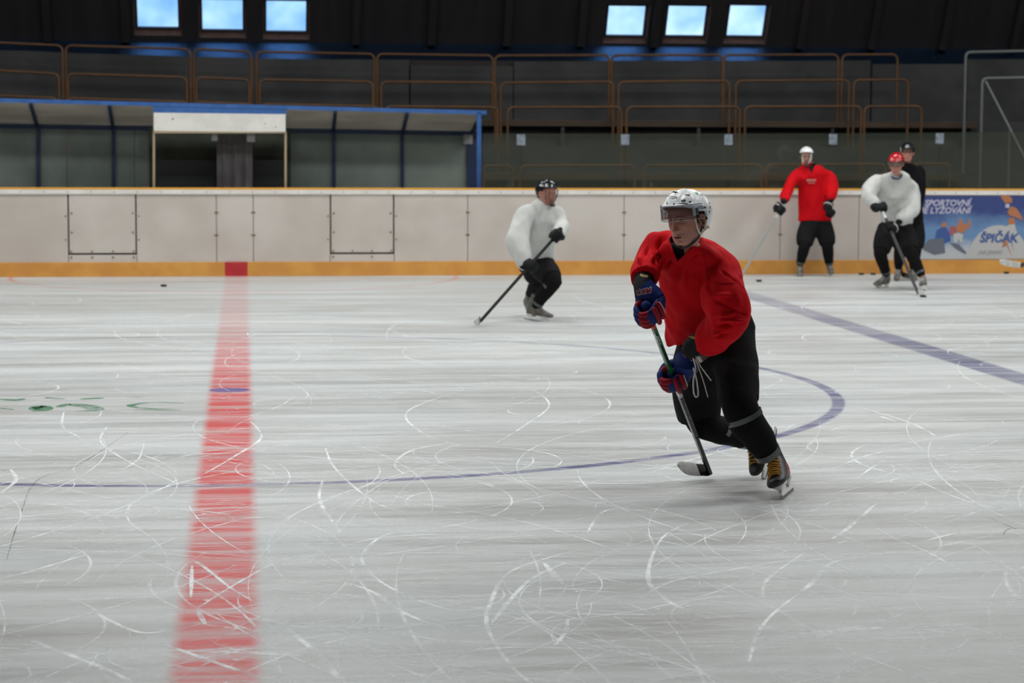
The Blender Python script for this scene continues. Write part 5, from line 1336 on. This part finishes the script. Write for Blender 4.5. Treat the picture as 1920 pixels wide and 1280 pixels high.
m = MB(); m.tube([at(1384, 735, 10.84), at(1387, 760, 10.78), at(1398, 788, 10.78), at(1422, 820, 10.82), at(1440, 848, 10.855)], [(.094, .092), (.093, .092), (.094, .088), (.084, .078), (.062, .060)], 40, res=9, up=(1, 0, 0), round_ends=False); sl = m.build('sock', SOCK, root, 179)
m = MB(); m.tube([at(1308, 765, 11.38), at(1318, 790, 11.36), at(1346, 806, 11.42), at(1376, 816, 11.52), at(1408, 828, 11.61)], [(.088, .088), (.090, .088), (.072, .075), (.062, .062), (.048, .048)], 28, res=7, up=(0, 0, 1), round_ends=True); sr = m.build('sock', SOCK, root, 179)
def band(parent, c0, c1, r0, r1, up=(1, 0, 0), m_=TAPE):
    m = MB(); m.tube([c0, c0.lerp(c1, .5), c1], [r0, tuple((a + b) / 2 for a, b in zip(r0, r1)), r1], 32, up=up); m.build('tape_band', m_, parent, 60)
band(sl, at(1394, 777, 10.775), at(1398, 786, 10.775), (.0975, .094), (.0965, .093)); band(sl, at(1436, 843, 10.845), at(1442, 853, 10.855), (.073, .070), (.069, .067))
band(sr, at(1345, 803, 11.42), at(1352, 807, 11.44), (.075, .078), (.073, .076), (0, 0, 1)); band(sr, at(1390, 822, 11.56), at(1397, 825, 11.58), (.056, .056), (.054, .054), (0, 0, 1))
SIDE = noisy('skate_red_panel', (.30, .02, .03), (.42, .05, .06), 30, .4)
so = gr(1481, 925, 0.); fl_ = heading(17); upl = Vector((-.47, -.02, .88)); skate(root, frame(fl_, upl, so), SKATE, LACE, SIDE, s=1.17)
fr_ = Vector((-.30, -.50, -.76)); upr = Vector((-.80, -.45, .45)); o_ = at(1450, 839, 11.62); skate(root, frame(fr_, upr, o_), SKATE, LACE, SIDE, s=1.12)

# cords hanging from the pants
for pts, r in (([(1300, 672), (1304, 690), (1300, 714), (1301, 736), (1305, 744), (1309, 738), (1306, 712), (1300, 690)], .0042), ([(1304, 674), (1311, 692), (1319, 715), (1327, 744)], .0026), ([(1305, 668), (1312, 684), (1321, 697), (1333, 713)], .0028)):
    m = MB(); m.tube([at(px, py, 10.74) for px, py in pts], r, 8, res=6, round_ends=True); m.build('drawstring', WCORD, root, 179)
m = MB(); m.tube([at(1311, 670, 10.70), at(1314, 676, 10.70)], .009, 12, round_ends=True); m.build('cord_stopper', WCORD, root, 179)

# stick
GRIP = mat('grip_red', (.48, .03, .035), .5); GST = mat('shaft_green', (.01, .12, .035), .3); SDK = mat('shaft_black', (.010, .010, .011), .25); SWH = mat('shaft_white', (.55, .56, .55), .3); SGN = mat('shaft_bright_green', (.02, .42, .10), .35)
ln = sd_.length; T_ = lambda py: (py - 578) / (887 - 578.)
e, tp, d_, nrm = hockey_stick('black, green and white hockey stick held in both hands by the foreground player', S0, S1, blade_toe, [(.01, T_(611), GRIP, 'grip'), (T_(611), T_(700), GST, 'shaft'), (T_(700), T_(735), SWH, 'shaft'), (T_(735), T_(812), SDK, 'shaft'), (T_(812), 1.0, SDK, 'lower_shaft')], SDK, WTAPE, tape=(.38, 1.), face=.8)
sb = bvh_of([c for c in e.children if 'shaft' in c.name]); ang = math.degrees(math.atan2(-(887 - 578), 1331 - 1212))
def on_stick(name, shape, px, py, m_, rot=0., n=0):
    a = math.radians(ang + rot); c, s = math.cos(a), math.sin(a); vs, fs = shape
    decal(name, ([Vector((v.x * c - v.y * s, v.x * s + v.y * c, 0)) for v in vs], fs), sb, at(px, py, S0.y + (S1.y - S0.y) * T_(py) - .01), VR, VU, m_, e, .0008, n, .4)
sp = lambda py, dx=0: (1212 + (py - 578) * (1331 - 1212) / (887 - 578.) + dx, py)
on_stick('white_stripe', rect(62 * k_, 2.6 * k_), *sp(652, -2.4), SWH); on_stick('black_stripe', rect(80 * k_, 2.2 * k_), *sp(655, 2.6), SDK)
on_stick('lettering', text_mesh('CCM', 9 * k_, .2, .0008), *sp(637, -1), mat('letter_white', (.7, .7, .7), .4))
for i, py in enumerate((722, 727, 732)): on_stick('green_mark', rect(8 * k_, 1.6 * k_), *sp(py, 2.5), SGN, 6)
for i, py in enumerate((748, 760, 772, 784, 796)):
    on_stick('chevron', ([Vector((x * k_, y * k_, 0)) for x, y in ((-6, -4.5), (-1, -4.5), (5, 0), (-1, 4.5), (-5, 4.5), (0, 0))], [(0, 1, 2, 3, 4, 5)]), *sp(py), SWH, 8 * (-1) ** i, 0)
